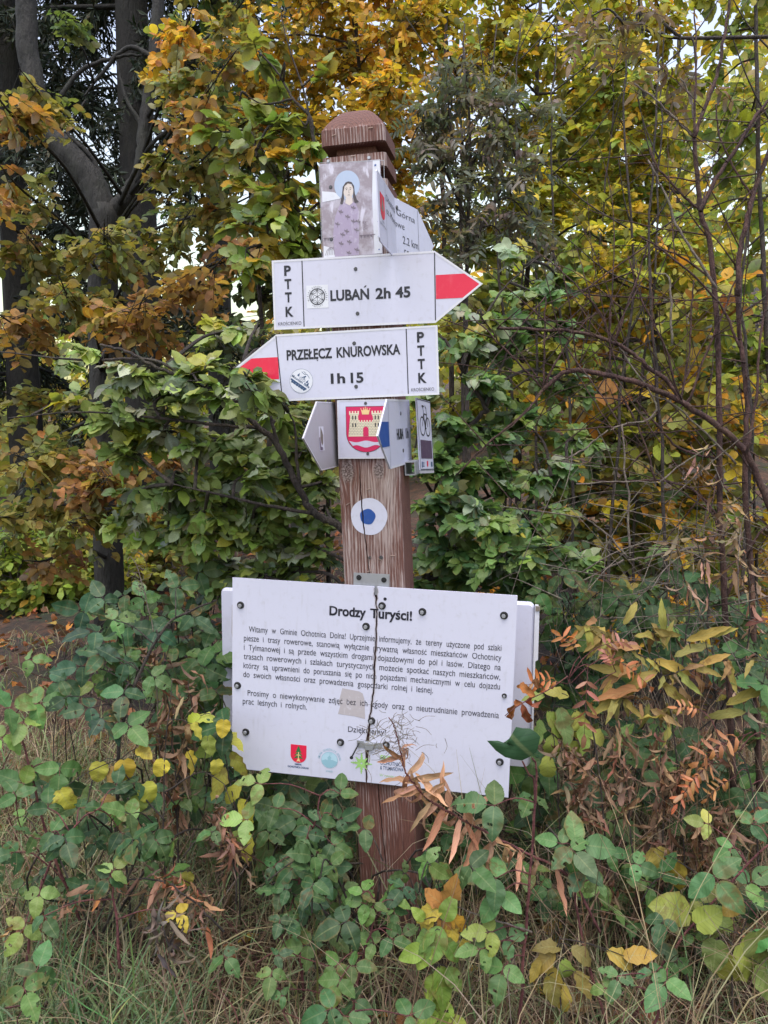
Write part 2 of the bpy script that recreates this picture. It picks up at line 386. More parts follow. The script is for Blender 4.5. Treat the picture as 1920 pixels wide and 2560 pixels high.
# ------------------------------------------------------------------ ground
def ground_h(x, y):
    x = np.asarray(x, float); y = np.asarray(y, float)
    b = .05 * np.sin(1.7 * x + 1) * np.cos(1.3 * y) + .03 * np.sin(4.1 * x + 2 * y) + .02 * np.sin(7.3 * y - 3 * x)
    k = np.clip((y - 1.5) / 3, 0, 1); k = k * k * (3 - 2 * k)
    rise = np.clip(y - 4.0, 0, 40) * .16 * np.clip((x + 1.5) / 3, 0, 1) + np.clip(y - 9, 0, 40) * .10
    near = np.clip((np.hypot(x - .1, y) - .25) / 1.0, 0, 1)
    d = np.hypot(x, y); return b * near * np.clip(1.6 - d / 40, 0, 1) + rise - .02
def ground():
    g = np.concatenate([np.linspace(-150, -8, 14), np.linspace(-7, 7, 113), np.linspace(8, 150, 14)]); n = len(g)
    X, Y = np.meshgrid(g, g); Z = ground_h(X, Y); V = np.stack([X, Y, Z], -1).reshape(-1, 3)
    b = MB(); b.v = [tuple(p) for p in V]; b.f = [(j * n + i, j * n + i + 1, (j + 1) * n + i + 1, (j + 1) * n + i) for j in range(n - 1) for i in range(n - 1)]
    m, t, bs = mat('forest_soil'); q = NT(t); v = q.obj()
    n1 = q.noise(v, 1.4, 6, .6); n2 = q.noise(v, 30, 6, .7)
    vo = q.n('TexVoronoi'); q.put(vo.inputs['Vector'], v); vo.inputs['Scale'].default_value = 22
    soil = q.mix(q.ramp(n2, .35, .65), (.012, .008, .006, 1), (.04, .027, .02, 1))
    sp = q.n('SeparateColor'); t.links.new(vo.outputs['Color'], sp.inputs[0])
    lit = q.mix(sp.outputs[0], (.03, .018, .012, 1), (.11, .05, .028, 1))
    c = q.mix(q.ramp(n1, .42, .58), soil, lit)
    c = q.mix(q.m('MULTIPLY', q.ramp(q.noise(v, 2.3, 4), .52, .62), .6), c, (.018, .028, .011, 1))
    q.put(bs.inputs['Base Color'], c); bs.inputs['Roughness'].default_value = .95; q.bump(n2, .8, .03, bs)
    tag(b.build('ground', m, None, True), None, None, None, 'structure')
ground()
def gp(px, d):
    """ground point under the line of sight column px at depth d"""
    p = at(px, 1280, d); p[2] = float(ground_h(p[0], p[1])); return p

# ------------------------------------------------------------------ the wooden post
W = .135
def post():
    root = thing('wooden_post', 'tall weathered red brown wooden post with a rounded notched top, carrying the signs', 'post', PF @ Matrix.Translation((0, 0, -1.0)))
    def crack(z):
        x = np.interp(z, [-1.1, -.84, -.735, -.63, -.118, -.017, .064, .114], [.07, .0654, .060, .0546, .058, .0507, .0476, .0481])
        k = np.clip((.125 - z) / .03, 0, 1); return x + .0006 * math.sin(z * 190), .0011 * k + .00012, .018 * k + .0003
    rings = []
    zs = list(np.arange(-1.1, .135, .012)) + [.2, .35, .5, .66, .705]
    for z in zs: rings.append((z, 0))
    rings += [(.709, .024), (.7290, .026), (.7302, 0), (.757, 0), (.762, .024), (.7793, .026), (.7805, 0), (.797, 0), (.8115, .0005), (.8225, .0065), (.835, .0155), (.8455, .0245), (.854, .0335), (.8595, .0435), (.862, .056)]
    c = .006; b = MB(); n = 11
    for z, ins in rings:
        xk, wk, dk = crack(z)
        cs = [(c, 0), (xk - wk, 0), (xk, dk), (xk + wk, 0), (W - c, 0), (W, c), (W, W - c), (W - c, W), (c, W), (0, W - c), (0, c)]
        k = 1 - 2 * ins / W
        if ins > .005 and z > .8: # the dome's plan rounds off towards the top
            e = min(1, ins / .06) * .3
            cs2 = []
            for x, y in cs:
                dx, dy = x - W / 2, y - W / 2; L = math.hypot(dx, dy); Lr = W / 2 * 1.02
                s_ = (1 - e) + e * Lr / L; cs2.append((dx * s_ + W / 2, dy * s_ + W / 2))
            cs = cs2
        b.v += [((x - W / 2) * k + W / 2, (y - W / 2) * k + W / 2, z) for x, y in cs]
    for i in range(len(rings) - 1):
        for j in range(n): b.f.append((i * n + j, i * n + (j + 1) % n, (i + 1) * n + (j + 1) % n, (i + 1) * n + j))
    b.f.append(tuple((len(rings) - 1) * n + j for j in range(n)))
    b.build('shaft', WOOD, root, False, (0, 0, 1.0))
    # painted trail mark, split by the crack
    def half(mb, cx, cz, rx, rz, w, side, wob):
        P = []
        for i in range(61):
            a = 6.2832 * i / 60; r = 1 + wob * math.sin(5 * a + 1) + wob * .6 * math.sin(3 * a)
            P.append((cx + rx * r * math.cos(a), cz + rz * r * math.sin(a)))
        out = []
        for x, z in P:
            k = crack(z)[0] + side * .0013
            out.append((max(x, k) if side > 0 else min(x, k), z))
        mb.add([(x, -w, z) for x, z in out[:-1]], [tuple(range(60))])
    for nm, m, r, w, wob in (('trail_mark', WHITE, .0403, .0007, .012), ('trail_mark_dot', BLUE, .0170, .0012, .03)):
        q = MB()
        for sd in (-1, 1): half(q, .0635 if r > .03 else .0607, .0045, r, r * 1.0, w, sd, wob)
        q.build(nm, m, root, False, (0, 0, 1.0))
    def nail(x, z, r=.0032, nm='nail'):
        q = MB(); k = 14; q.v = [(x + rr * math.cos(6.2832 * i / k), yy, z + rr * math.sin(6.2832 * i / k)) for rr, yy in ((r, 0), (r * .8, -.0025)) for i in range(k)]
        q.f = [(i, (i + 1) % k, k + (i + 1) % k, k + i) for i in range(k)] + [tuple(k + i for i in range(k))]
        q.build(nm, DARKSTEEL, root, False, (0, 0, 1.0))
    nail(.0607, -.0856); nail(.0857, -.086, .0045)
    for x, z, a in ((.029, .8, .2), (.106, .806, .05), (.067, .7545, .1), (.066, .064, .15), (.018, .033, .5), (.058, -.116, .2), (.112, -.082, -.1), (.083, -.09, -.4)):
        q = MB(); q.tube([(x - .005 * math.cos(a), -.001, z - .005 * math.sin(a)), (x + .005 * math.cos(a), -.0014, z + .005 * math.sin(a))], .0007, .0007, 5)
        q.build('staple', STAPLE, root, False, (0, 0, 1.0))
post()

# ------------------------------------------------------------------ signs on the post
GS = 'signs fixed to the wooden post'
def lubań():
    r = thing('arrow_sign', 'white arrow sign pointing right, reading LUBAŃ 2h 45', 'sign', front_M(.0536, .4815, -.0252, -.0072), group=GS)
    o = [(-174.7, -72.3), (173.5, -72.3), (271.2, 1.6), (173.5, 72.3), (-174.7, 72.3)]
    panel(r, o)
    part(r, 'arrow_band', RED, lambda b: b.poly([(175.2, -24.3), (233, -24.3), (264.5, 0.8), (236.5, 23.8), (175.2, 23.8)], .45))
    part(r, 'dividing_line', BLACK, lambda b: b.rect(-109.2, -69.5, -107, 69, .45)); part(r, 'dividing_line', BLACK, lambda b: b.rect(172.3, -67.5, 174.4, 68.5, .6))
    def tx(b):
        for ch, y in (('P', 39.3), ('T', 11.5), ('T', -16), ('K', -46.1)):
            wd = 15 if ch in 'PT' else 17.5
            write(b, ch, -148, -148 + wd, y, 21, .6, .035)
        pass
    def tx2(b): write(b, 'KROŚCIENKO', -165.2, -113.9, -63.5, 6.6, .6, -.004)
    def tx3(b): write(b, 'LUBAŃ', -48.6, 34.8, -18, 22.3, .6, .032); write(b, '2h', 48.5, 80.5, -18.4, 22.3, .6, .032); write(b, '45', 90.5, 122.1, -18.1, 22.3, .6, .032)
    for fn in (tx, tx2, tx3): part(r, 'lettering', BLACK, fn)
    st = part(r, 'sticker', STICK, lambda b: b.rect(-100.7, -31, -53.2, 16.5, .45))
    def em(b):
        cx, cy = -77, -7.4; b.ring(cx, cy, 16.3, 2.2, .7)
        for i in range(6):
            a = R(60 * i + 30); P = (cx + 14 * math.cos(a), cy + 14 * math.sin(a)); b.line((cx, cy), P, .9, .75)
            for s in (-1, 1):
                Q = (cx + 8 * math.cos(a + s * .52), cy + 8 * math.sin(a + s * .52)); b.line(P, Q, .7, .75)
        b.path([(cx + 14.5 * math.cos(R(60 * i + 30)), cy + 14.5 * math.sin(R(60 * i + 30))) for i in range(6)], .8, .7, True)
        arc_text(b, 'WIELKA KORONA KARPAT', cx, cy, 18.6, R(205), R(-25), 3.6, .7, 0)
        arc_text(b, 'PROJEKT', cx, cy, 22, R(235), R(305), 3.2, .7, 0)
    part(st, 'emblem', INK, em)
    screw(r, 7.2, 45.1); screw(r, 9, -46)
def knurowska():
    r = thing('arrow_sign', 'white arrow sign pointing left, reading PRZEŁĘCZ KNUROWSKA 1h 15', 'sign', front_M(.0563, .3307, -.0105, -.0064), group=GS)
    o = [(-171.6, -71.2), (171.6, -71.2), (171.6, 71.2), (-176, 71.2), (-272, 6), ]
    panel(r, o)
    part(r, 'arrow_band', RED, lambda b: b.poly([(-174.8, -23.4), (-174.8, 23.4), (-234.5, 23.4), (-262, 6), (-226, -23.4)], .45))
    part(r, 'dividing_line', BLACK, lambda b: b.poly([(-176, 68), (-168.5, -69), (-170.6, -69), (-178, 68)], .6)); part(r, 'dividing_line', BLACK, lambda b: b.rect(105.2, -70.3, 107.2, 67.2, .45))
    def tx(b):
        for ch, y in (('P', 38.1), ('T', 10.5), ('T', -17), ('K', -45.8)):
            write(b, ch, 128.3, 128.3 + (15 if ch in 'PT' else 17.5), y, 21.3, .6, .035)
        pass
    def tx2(b): write(b, 'KROŚCIENKO', 112.9, 161.1, -62.3, 6.6, .6, -.004)
    def tx3(b): write(b, 'PRZEŁĘCZ', -155.3, -54.7, 15.2, 21.8, .6, .03); write(b, 'KNUROWSKA', -44.9, 92.2, 15.4, 21.8, .6, .03)
    def tx4(b): write(b, '1h', -60, -28.5, -38.8, 21.8, .6, .03); write(b, '15', -16.5, 11.4, -39.2, 21.8, .6, .03)
    for fn in (tx, tx2, tx3, tx4): part(r, 'lettering', BLACK, fn)
    cx, cy = -125.2, -29.8
    st = part(r, 'sticker', STICK, lambda b: b.disc(cx, cy, 26, .45, 48))
    a = R(-36); rot = lambda x, y: (cx + x * math.cos(a) - y * math.sin(a), cy + x * math.sin(a) + y * math.cos(a))
    def em(b):
        b.ring(cx, cy, 25.6, .5, .6, 48)
        write(b, 'Mountain', -23.5, 5, -4, 5.4, .7, .02, rot); write(b, 'Bike', 8.5, 22.5, -4, 5.4, .7, .02, rot)
        b.poly([rot(-22, -7), rot(19, -7), rot(19, -10.5), rot(-22, -10.5)], .7)
        for i in range(6): b.poly([rot(-19 + 6.4 * i, -10.5), rot(-14.4 + 6.4 * i, -10.5), rot(-15.4 + 6.4 * i, -14.5), rot(-18 + 6.4 * i, -14.5)], .7)
        b.path([rot(-17, -12.5), rot(15, -12.5)], 2.6, .68)
        for x, y in ((-12, 8), (12, 6), (16, 2)): b.poly([rot(x - 2.6, y - 3), rot(x + 2.6, y - 3), rot(x, y + 4.5)], .7)
        for x in (-4, 4): b.ring(*rot(x, 4.5), 2.7, .6, .7, 18)
        b.path([rot(-4, 4.5), rot(-1, 8), rot(3, 7.6), rot(4, 4.5)], .7, .7); b.path([rot(-2, 8), rot(1, 11.5), rot(3.4, 9)], 2, .72); b.disc(*rot(2.6, 13), 1.5, .72, 12)
        b.path([rot(-10, 17), rot(-3, 15.6), rot(4, 18.6), rot(12, 14.6)], 1.0, .7); b.path([rot(-7, 20), rot(0, 19)], .8, .7)
    part(st, 'emblem', NAVY, em)
    screw(r, -5.9, 43.6); screw(r, -5.4, -47)
def crest():
    r = thing('crest_sign', 'small white plate with a red coat of arms showing a crowned castle', 'sign', front_M(.0578, .193, -.0322, -.0048), group=GS)
    o = [(-52.7, -62.6), (58, -62.6), (58, 62.6), (-52.7, 62.6)]; panel(r, o, 2.5, rim=2.2)
    cx = 9
    sh = [(-33.8, 48.5), (51.5, 48.5), (51.5, -10)] + [(cx + 42.5 * math.cos(t), -10 - 38.6 * math.sin(t)) for t in np.linspace(.1, 3.04, 24)] + [(-33.8, -10)]
    sh = sh[::-1]
    s = part(r, 'shield', CRIMSON, lambda b: b.poly(sh, .5))
    part(s, 'shield_outline', INK, lambda b: b.path(sh, .9, .6, True))
    def cr(x0, x1, y, h, k):
        n = 2 * k - 1; d = (x1 - x0) / n; P = []
        for i in range(n):
            yy = y + (h if i % 2 == 0 else 0); P += [(x0 + i * d, yy), (x0 + (i + 1) * d, yy)]
        return P
    def castle(b):
        top = cr(-27, -5.5, 34.5, 4.5, 4) + [(-5.5, 31), (-7.5, 29)] + cr(-7, 25.5, 15.8, 3.6, 6) + [(24, 29), (22, 31)] + cr(22, 44, 34.5, 4.5, 4) + [(44, 31), (42, 29), (47.5, -15), (-29.2, -15), (-24.5, 29), (-27, 31)]
        b.poly(top[::-1], .75)
    c = part(s, 'castle', CREAM, castle)
    def bricks(b):
        for i, y in enumerate(np.arange(-11.5, 15, 3.5)):
            b.line((-29, y), (47, y), .35, .9)
            for x in np.arange(-27 + (i % 2) * 3, 46, 6): b.line((x, y), (x, y + 3.5), .35, .9)
        for x0, x1 in ((-24.2, -8), (24.5, 41.5)):
            for i, y in enumerate(np.arange(16, 30, 3.5)):
                b.line((x0, y), (x1, y), .35, .9)
                for x in np.arange(x0 + 2 + (i % 2) * 3, x1, 6): b.line((x, y), (x, y + 3.5), .35, .9)
            b.line((x0 - 2.5, 31), (x1 + 2.5, 31), .5, .9)
    part(c, 'brick_lines', INK, bricks)
    part(c, 'window', BLACK, lambda b: [b.rect(x - 1.3, y - 4, x + 1.3, y + 4, 1.0) for x in (-19, -13, 30, 36.5) for y in (25, 9)])
    def gate(b): b.poly([(3.2, -14.7)][::-1] + [(15.0, -14.7), (15.0, 0)] + [(9.1 + 5.9 * math.cos(t), 5.9 * math.sin(t)) for t in np.linspace(.2, 2.94, 10)] + [(3.2, 0)], 1.0)
    g = part(c, 'gate', CRIMSON, gate)
    wt = [(x, -25.8 + 1.8 * math.sin((x - cx) / 85 * 4 * math.pi + 1.57)) for x in np.linspace(-28, 48, 30)]; wb = [(x, -36.3 + 2.6 * math.cos((x - cx) / 85 * 4 * math.pi + 3.14 * 1)) for x in np.linspace(-20, 40, 30)]
    part(s, 'river', WHITE, lambda b: b.poly(wb + wt[::-1], .8))
    def crown(b):
        b.poly([(1.5, 31.5), (16, 31.5), (18.5, 43), (14.5, 39.5), (12.6, 44), (10.4, 40.5), (8.8, 46.5), (7.2, 40.5), (5, 44), (3, 39.5), (-1, 43)], .8)
        for x, y in ((18.5, 43.5), (8.8, 47), (-1, 43.5), (12.6, 44.5), (5, 44.5)): b.disc(x, y, 1.1, .85, 10)
    part(s, 'crown', GOLD, crown)
    for x, y in ((9.2, 55), (12.2, -52.3)): screw(r, x, y, 3.4)
def icon():
    r = thing('painted_icon', 'small painted picture of a dark haired woman with blue halo, under the post top', 'picture', front_M(.0575, .6488, -.012, -.0055))
    o = [(-63.5, -94), (64, -94.5), (65.5, 93), (-63, 95)]
    part(r, 'panel', TILE, lambda b: b.prism(o, -4, 0))
    part(r, 'white_margin', STICK, lambda b: (b.poly([(47, -94), (63, -94), (64.5, 92), (50, 92), (46, 20)], .4), b.poly([(-62, -94), (-30, -94), (-44, -76), (-61, -70)], .4), b.poly([(-60, 40), (-34, 36), (-20, 28), (-22, 22), (-60, 18)], .4)))
    part(r, 'sleeve', STEEL, lambda b: b.path([(-65, -96), (72, -96.5), (73, 90), (-64, 97)], .8, .5, True))
    part(r, 'halo', HALO, lambda b: b.disc(-6, 48, 27, .5, 40, 29))
    part(r, 'dress', LILAC, lambda b: b.poly([(-38, -94), (14, -94), (16, -40), (18, -8), (11, 10), (4, 14), (-14, 14), (-24, 8), (-34, -14), (-40, -50)], .6))
    part(r, 'skin', SKIN, lambda b: (b.disc(-3.5, 36, 10.5, .9, 30, 15), b.poly([(-9, 24), (4, 24), (5, 12), (-2, 7), (-11, 12)], .8)))
    def hair(b):
        b.poly([(-22, 12), (-17, 30), (-15, 45), (-9, 53), (-3, 55), (4, 53), (9, 45), (10, 30), (14, 17), (18, 13), (9, 11), (6, 24), (7.6, 38), (4, 49), (-4, 51), (-11, 46), (-14, 34), (-13, 22), (-17, 10)], 1.1)
        for s in (-1, 1):
            b.path([(-3 + s * 6.5, 41), (-3 + s * 4, 42.5), (-3 + s * 1.8, 41.2)], .7, 1.2); b.disc(-3 + s * 4, 38.8, 1.3, 1.2, 10, .9)
        b.path([(-2, 39), (-2.6, 32), (-.6, 31.4)], .6, 1.2); b.path([(-5.4, 27.4), (-3, 28.2), (-.4, 27.5)], .8, 1.2)
    part(r, 'hair', HAIR, hair)
    def sprigs(b):
        for x, y in ((-22, -6), (5, 0), (-8, -17), (-30, -30), (4, -27), (14, -28), (-11, -46), (10, -45), (-24, -70), (-6, -68), (9, -85), (-8, -90), (-20, -52)):
            for a in (70, 130, 10):
                ca, sa = math.cos(R(a)), math.sin(R(a)); L = 7
                b.poly([(x, y), (x + L * .5 * ca - 1.7 * -sa, y + L * .5 * sa - 1.7 * ca), (x + L * ca, y + L * sa), (x + L * .5 * ca + 1.7 * -sa, y + L * .5 * sa + 1.7 * ca)], 1.0)
            b.line((x, y), (x + 1, y - 5), .7, 1.0)
        for x0, x1 in ((-61, -38), (17, 50)):
            b.line((x0, -55), (x1, -55), 1.2, 1.0); x = x0
            while x < x1 - 5: b.poly([(x, -55), (x + 3.4, -60), (x + 6.8, -55)], 1.0); x += 7
        for x, y in ((28, -29), (29, -36), (27, -42)): b.ring(x, y, 2.4, .7, 1.0, 10); b.line((x + 4, y), (x + 6, y), .7, 1)
        for i in range(6): b.path([(-58 + i * 4, -90), (-54 + i * 3, -80), (-47 + i * 1.4, -74)], .7, 1.0)
    part(r, 'sprig_pattern', SPRIG, sprigs)
    part(r, 'blue_star', BLUE, lambda b: [b.poly([(55 + k * math.cos(R(36 * i + 18)), y + k * math.sin(R(36 * i + 18))) for i in range(10) for k in [(3.2 if i % 2 == 0 else 1.4)]], .8) for y in (82,)] + [b.disc(57, y, 1.4, .8, 8) for y in (50, 10, -30, -60, -86)])
    for x, y in ((-41, 47), (-44, -58)): screw(r, x, y, 4)
    for x, y in ((-44, 99), (42, 98)):
        b = MB(); b.cyl(x, y, 4, -2, 1.5, 12, 3); b.build('nail', STEEL, r)
def ochotnica():
    r = thing('arrow_sign', 'pale bent arrow sign near the post top, reading Ochotnica Górna 2.2 km', 'sign', side_M(W + .006, -.1465, .548), group=GS)
    # u runs along the sign; it is bent outwards beyond the post
    UB = 200; ca, sa = math.cos(R(16.5)), math.sin(R(16.5)); hgt = 131
    def bend(mb):
        v = []
        for x, y, z in mb.v:
            u = x * 1000
            if u > UB: x2 = UB + (u - UB) * ca - z * 1000 * sa; z2 = (u - UB) * sa + z * 1000 * ca
            else: x2, z2 = u, z * 1000
            v.append((x2 / 1000, y, z2 / 1000))
        mb.v = v; return mb
    p = MB()
    top = [(0, 6), (0, hgt - 4), (4, hgt), (UB, hgt), (318, hgt), (405, hgt / 2), (318, 0), (UB, 0), (6, 0)]
    p.prism([(0, 6), (6, 0), (UB, 0), (UB, hgt), (4, hgt), (0, hgt - 4)], -2.5, 0); bend(p)
    q = MB(); q.prism([(UB, 0), (318, 0), (405, hgt / 2), (318, hgt), (UB, hgt)], -2.5, 0); bend(q); p.add(q.v, q.f); p.build('panel', WHITE, r)
    for x in (83, 316): l = MB(); l.rect(x, 3, x + 1.3, hgt - 3, .4); bend(l).build('dividing_line', INK, r)
    t = MB(); write(t, 'Ochotnica', 90, 196, 97, 13, .5, -.004); write(t, 'Górna', 206, 300, 97, 13, .5, -.004); write(t, 'os. Mostowe', 90, 243, 72, 13, .5, -.004); bend(t).build('lettering', INK, r)
    t = MB(); write(t, '2.2 km', 232, 312, 42, 16, .5, 0); write(t, '50 min', 236, 312, 14, 16, .5, 0); bend(t).build('lettering', INK, r)
    s = part(r, 'shield', RED, lambda b: b.poly([(20, 96), (68, 96), (68, 66)] + [(44 + 24 * math.cos(a), 66 - 17 * math.sin(a)) for a in np.linspace(.2, 2.94, 14)] + [(20, 66)], .5))
    part(s, 'shield_tree', SCRAP, lambda b: (b.poly([(44, 94), (58, 66), (30, 66)], .7), b.rect(42.5, 55, 45.5, 66, .7)))
    part(r, 'small_lettering', INK, lambda b: (write(b, 'GMINA', 33, 56, 42, 4, .5), write(b, 'OCHOTNICA DOLNA', 12, 76, 35, 4, .5)))
    b = MB(); b.cyl(UB + 8, 112, 5, 0, 2, 14, 4); bend(b).build('screw', DARKSTEEL, r)
def huba():
    r = thing('arrow_sign', 'pale blue tipped arrow sign seen at a slant, reading HUBA 1h', 'sign', side_M(W + .004, 0, .113), group=GS)
    o = [(-134, 0), (152, -2), (152, 142), (-134, 137), (-248, 67.5)]; panel(r, o, 3, rim=3.5)
    part(r, 'arrow_band', BLUE, lambda b: b.poly([(-133, 45), (-133, 93), (-205, 93), (-240, 67.5), (-211, 45)], .6))
    part(r, 'dividing_line', INK, lambda b: b.rect(-131, 1, -129.5, 136, .6))
    part(r, 'lettering', BLACK, lambda b: (write(b, 'HUBA', -41, 46, 55, 23, .6, .03), write(b, '1h', 80, 118, 55, 23, .6, .03)))
    for x, y in ((20, 110), (33, 30)): screw(r, x, y, 4.5)
def plainback():
    r = thing('arrow_sign', 'back of a plain grey arrow sign left of the castle plate, with a torn sticker', 'sign', side_M(-.006, 0, .114), group=GS)
    o = [(-114, 0), (100, 0), (100, 141), (-120, 139), (-233, 68)]
    part(r, 'panel', BACKGREY, lambda b: b.prism(o, -3.2, 0))
    part(r, 'rim', RIM, lambda b: b.path(inset(o, 1.2), 2.4, .4, True))
    t = part(r, 'sticker', STICK, lambda b: b.rect(-122, 40, -84, 89, .4))
    part(t, 'torn_patch', SCRAP, lambda b: b.poly([(-108, 88), (-111, 74), (-112, 66), (-108, 56), (-100, 50), (-93, 56), (-90, 70), (-96, 78)], .7))
    part(t, 'torn_print', PURPLE, lambda b: b.poly([(-120, 67), (-115, 67), (-110, 48), (-98, 47), (-97, 41), (-118, 41)], .6))
def bike():
    A = Vector((.1608, .100, .2578)); B = Vector((.1766, .220, .2506)); C = Vector((.1661, .100, .0947))
    u = (B - A); L = u.length; u.normalize(); v = (A - C); H = v.length; v.normalize(); n = u.cross(v).normalized(); v = n.cross(u)
    M = PF @ Matrix(((u.x, v.x, n.x, C.x), (u.y, v.y, n.y, C.y), (u.z, v.z, n.z, C.z), (0, 0, 0, 1)))
    r = thing('cycle_route_sign', 'narrow cycle route sign with a bicycle symbol over a purple panel', 'sign', M, group=GS)
    w, h = L * 1000, H * 1000; o = [(0, 0), (w, 0), (w, h), (0, h)]; panel(r, o, 3, rim=0)
    part(r, 'border', INK, lambda b: b.path(inset(o, 2), 2.2, .4, True))
    def bk(b):
        for x in (38, 84): b.ring(x, h * .62, 21, 3.2, .5, 32)
        b.path([(38, h * .62), (52, h * .80), (80, h * .79), (64, h * .60), (52, h * .80)], 3, .6); b.path([(84, h * .62), (76, h * .88), (66, h * .92)], 3, .6)
        b.path([(64, h * .60), (48, h * .90)], 3, .6); b.path([(40, h * .905), (57, h * .905)], 4, .65); b.path([(58, h * .585), (72, h * .60)], 3.4, .65)
    part(r, 'bicycle_symbol', BLACK, bk)
    part(r, 'purple_panel', PURPLE, lambda b: b.rect(12, h * .165, w - 10, h * .425, .5))
    part(r, 'small_logo', NAVY, lambda b: (b.rect(14, h * .04, 20, h * .12, .5), [b.rect(22, h * .05 + i * 3, 36, h * .05 + i * 3 + 1.4, .5) for i in range(4)], b.rect(w - 26, h * .05, w - 12, h * .12, .5)))
    part(r, 'small_shield', RED, lambda b: b.poly([(58, h * .13), (58, h * .07), (64, h * .04), (70, h * .07), (70, h * .13)], .5))
    part(r, 'skirt', BACKGREY, lambda b: b.prism([(0, -7), (w, -7), (w, -1), (0, -1)], -3, 0))
    b = MB(); y0, y1 = -60, 40
    def bx(c, hh): b.box([q / 1000 for q in c], [q / 1000 for q in hh])
    # an open steel channel below the plate, running out towards the front
    P = PF.inverted() @ M
    q = MB()
    for c, hh in (((.150, .095, .0885), (.0115, .045, .0012)), ((.150, .095, .1165), (.0115, .045, .0012)), ((.1393, .095, .1025), (.0012, .045, .0128)), ((.1610, .095, .1025), (.0012, .045, .0128))): q.box(c, hh)
    Mi = P.inverted(); q.v = [tuple(Mi @ Vector(p)) for p in q.v]; q.build('bracket', STEEL, r)
def board():
    a = -.0719
    r = thing('information_board', 'large white information board with black Polish text, cracked down the middle', 'sign', front_M(.0464, -.3691, a, -.0165), group=GS)
    w, h = 315, 223.7
    ck = [(12.1, 224), (12.8, 205), (15.3, 162), (15, 98), (13.3, 49), (12.5, -5), (6.6, -60), (3.8, -100), (.9, -136), (-.6, -187), (1, -224)]
    rr = random.Random(3); ckj = []
    for (x0, y0), (x1, y1) in zip(ck, ck[1:]):
        for t in np.arange(6) / 6: ckj.append((x0 + (x1 - x0) * t + rr.uniform(-1.1, 1.1), y0 + (y1 - y0) * t))
    ckj.append(ck[-1])
    gap = lambda y: 1.7 + 2.6 * math.exp(-((y - 212) / 14) ** 2) + 2.2 * math.exp(-((y + 140) / 40) ** 2) + .5 * math.exp(-((y - 60) / 60) ** 2)
    Lp = [(x - gap(y), y) for x, y in ckj]; Rp = [(x + gap(y), y) for x, y in ckj]
    part(r, 'left_half', PLASTIC, lambda b: b.prism([(-w, h), (-w, -h)] + [(Lp[-1][0], -h)] + Lp[::-1][1:-1] + [(Lp[0][0], h)], -3.5, 0))
    part(r, 'right_half', PLASTIC, lambda b: b.prism([(Rp[0][0], h)] + Rp[1:-1] + [(Rp[-1][0], -h), (w, -h), (w, h)], -3.5, 0))
    part(r, 'torn_edge', TORN, lambda b: [b.path([(x + s * (gap(y) + .6) + rr.uniform(-.5, .5), y) for x, y in ckj[1:-1]], 1.3, .5) for s in (-1, 1)])
    part(r, 'edge_line', INK, lambda b: b.path([(-w + .4, -h + .5), (-2, -h + .5), (3, -h + .5), (w - .4, -h + .5)], 1.0, .4))
    def clip(b):  # the crack swallows the bits of letters that lie over it
        xs = np.array([y for x, y in ckj[::-1]]); ys = np.array([x for x, y in ckj[::-1]])
        keep = []
        V = np.array(b.v) * 1000
        for f in b.f:
            c = V[list(f)].mean(0); k = np.interp(c[1], xs, ys)
            if abs(c[0] - k) > gap(c[1]) + .4: keep.append(f)
        b.f = keep
    def title(b):
        write(b, 'Drodzy', -90.5, -8.5, 153.2, 21.2, .6, .03, None, True); write(b, 'Turyści!', 1, 93.1, 153.6, 21.2, .6, .03, None, True); clip(b)
    part(r, 'title_lettering', BLACK, title)
    def body(b):
        L = [('Witamy w Gminie Ochotnica Dolna! Uprzejmie informujemy, że tereny użyczone pod szlaki', -275.8, 286.4, 102.2),
             ('piesze i trasy rowerowe, stanowią wyłącznie prywatną własność mieszkańców Ochotnicy', -287.5, 287.2, 80.6),
             ('i Tylmanowej i są przede wszystkim drogami dojazdowymi do pól i lasów. Dlatego na', -287.5, 286.8, 59.4),
             ('trasach rowerowych i szlakach turystycznych możecie spotkać naszych mieszkańców,', -287.8, 286.8, 38.2),
             ('którzy są uprawnieni do poruszania się po nich pojazdami mechanicznymi w celu dojazdu', -288.2, 286.9, 17.2)]
        for s, x0, x1, y in L: line_of(b, s, x0, x1, y, 12.8, .6, .0)
        line_of(b, 'do swoich własności oraz prowadzenia gospodarki rolnej i leśnej.', -288.6, 143.8, -3.8, 12.8, .6, .0)
        clip(b)
    def body2(b):
        line_of(b, 'Prosimy o niewykonywanie zdjęć bez ich zgody oraz o nieutrudnianie prowadzenia', -278.2, 287.3, -46.5, 12.8, .6, .0)
        line_of(b, 'prac leśnych i rolnych.', -289.7, -138.6, -67, 12.8, .6, .0)
        clip(b)
    def body3(b):
        line_of(b, 'Dziękujemy!', -43.2, 42, -109, 12.5, .6, .0); clip(b)
    for fn in (body, body2, body3): part(r, 'lettering', INK, fn)
    cx = -156.8
    s = part(r, 'municipal_shield', RED, lambda b: b.poly([(cx - 18.5, -151.3), (cx - 18.5, -176)] + [(cx - 18.5 * math.cos(t), -176 - 17.8 * math.sin(t)) for t in np.linspace(.15, 2.99, 18)] + [(cx + 18.5, -176), (cx + 18.5, -151.3)], .5))
    def spruce(b):
        for y, k in ((-157, 5), (-163, 8), (-170, 10), (-177, 11.5)): b.poly([(cx, y + 4), (cx - k, y - 7), (cx - k * .3, y - 5.5), (cx + k * .3, y - 5.5), (cx + k, y - 7)], .7 + k * .01)
    part(s, 'spruce_emblem', GREEN, spruce)
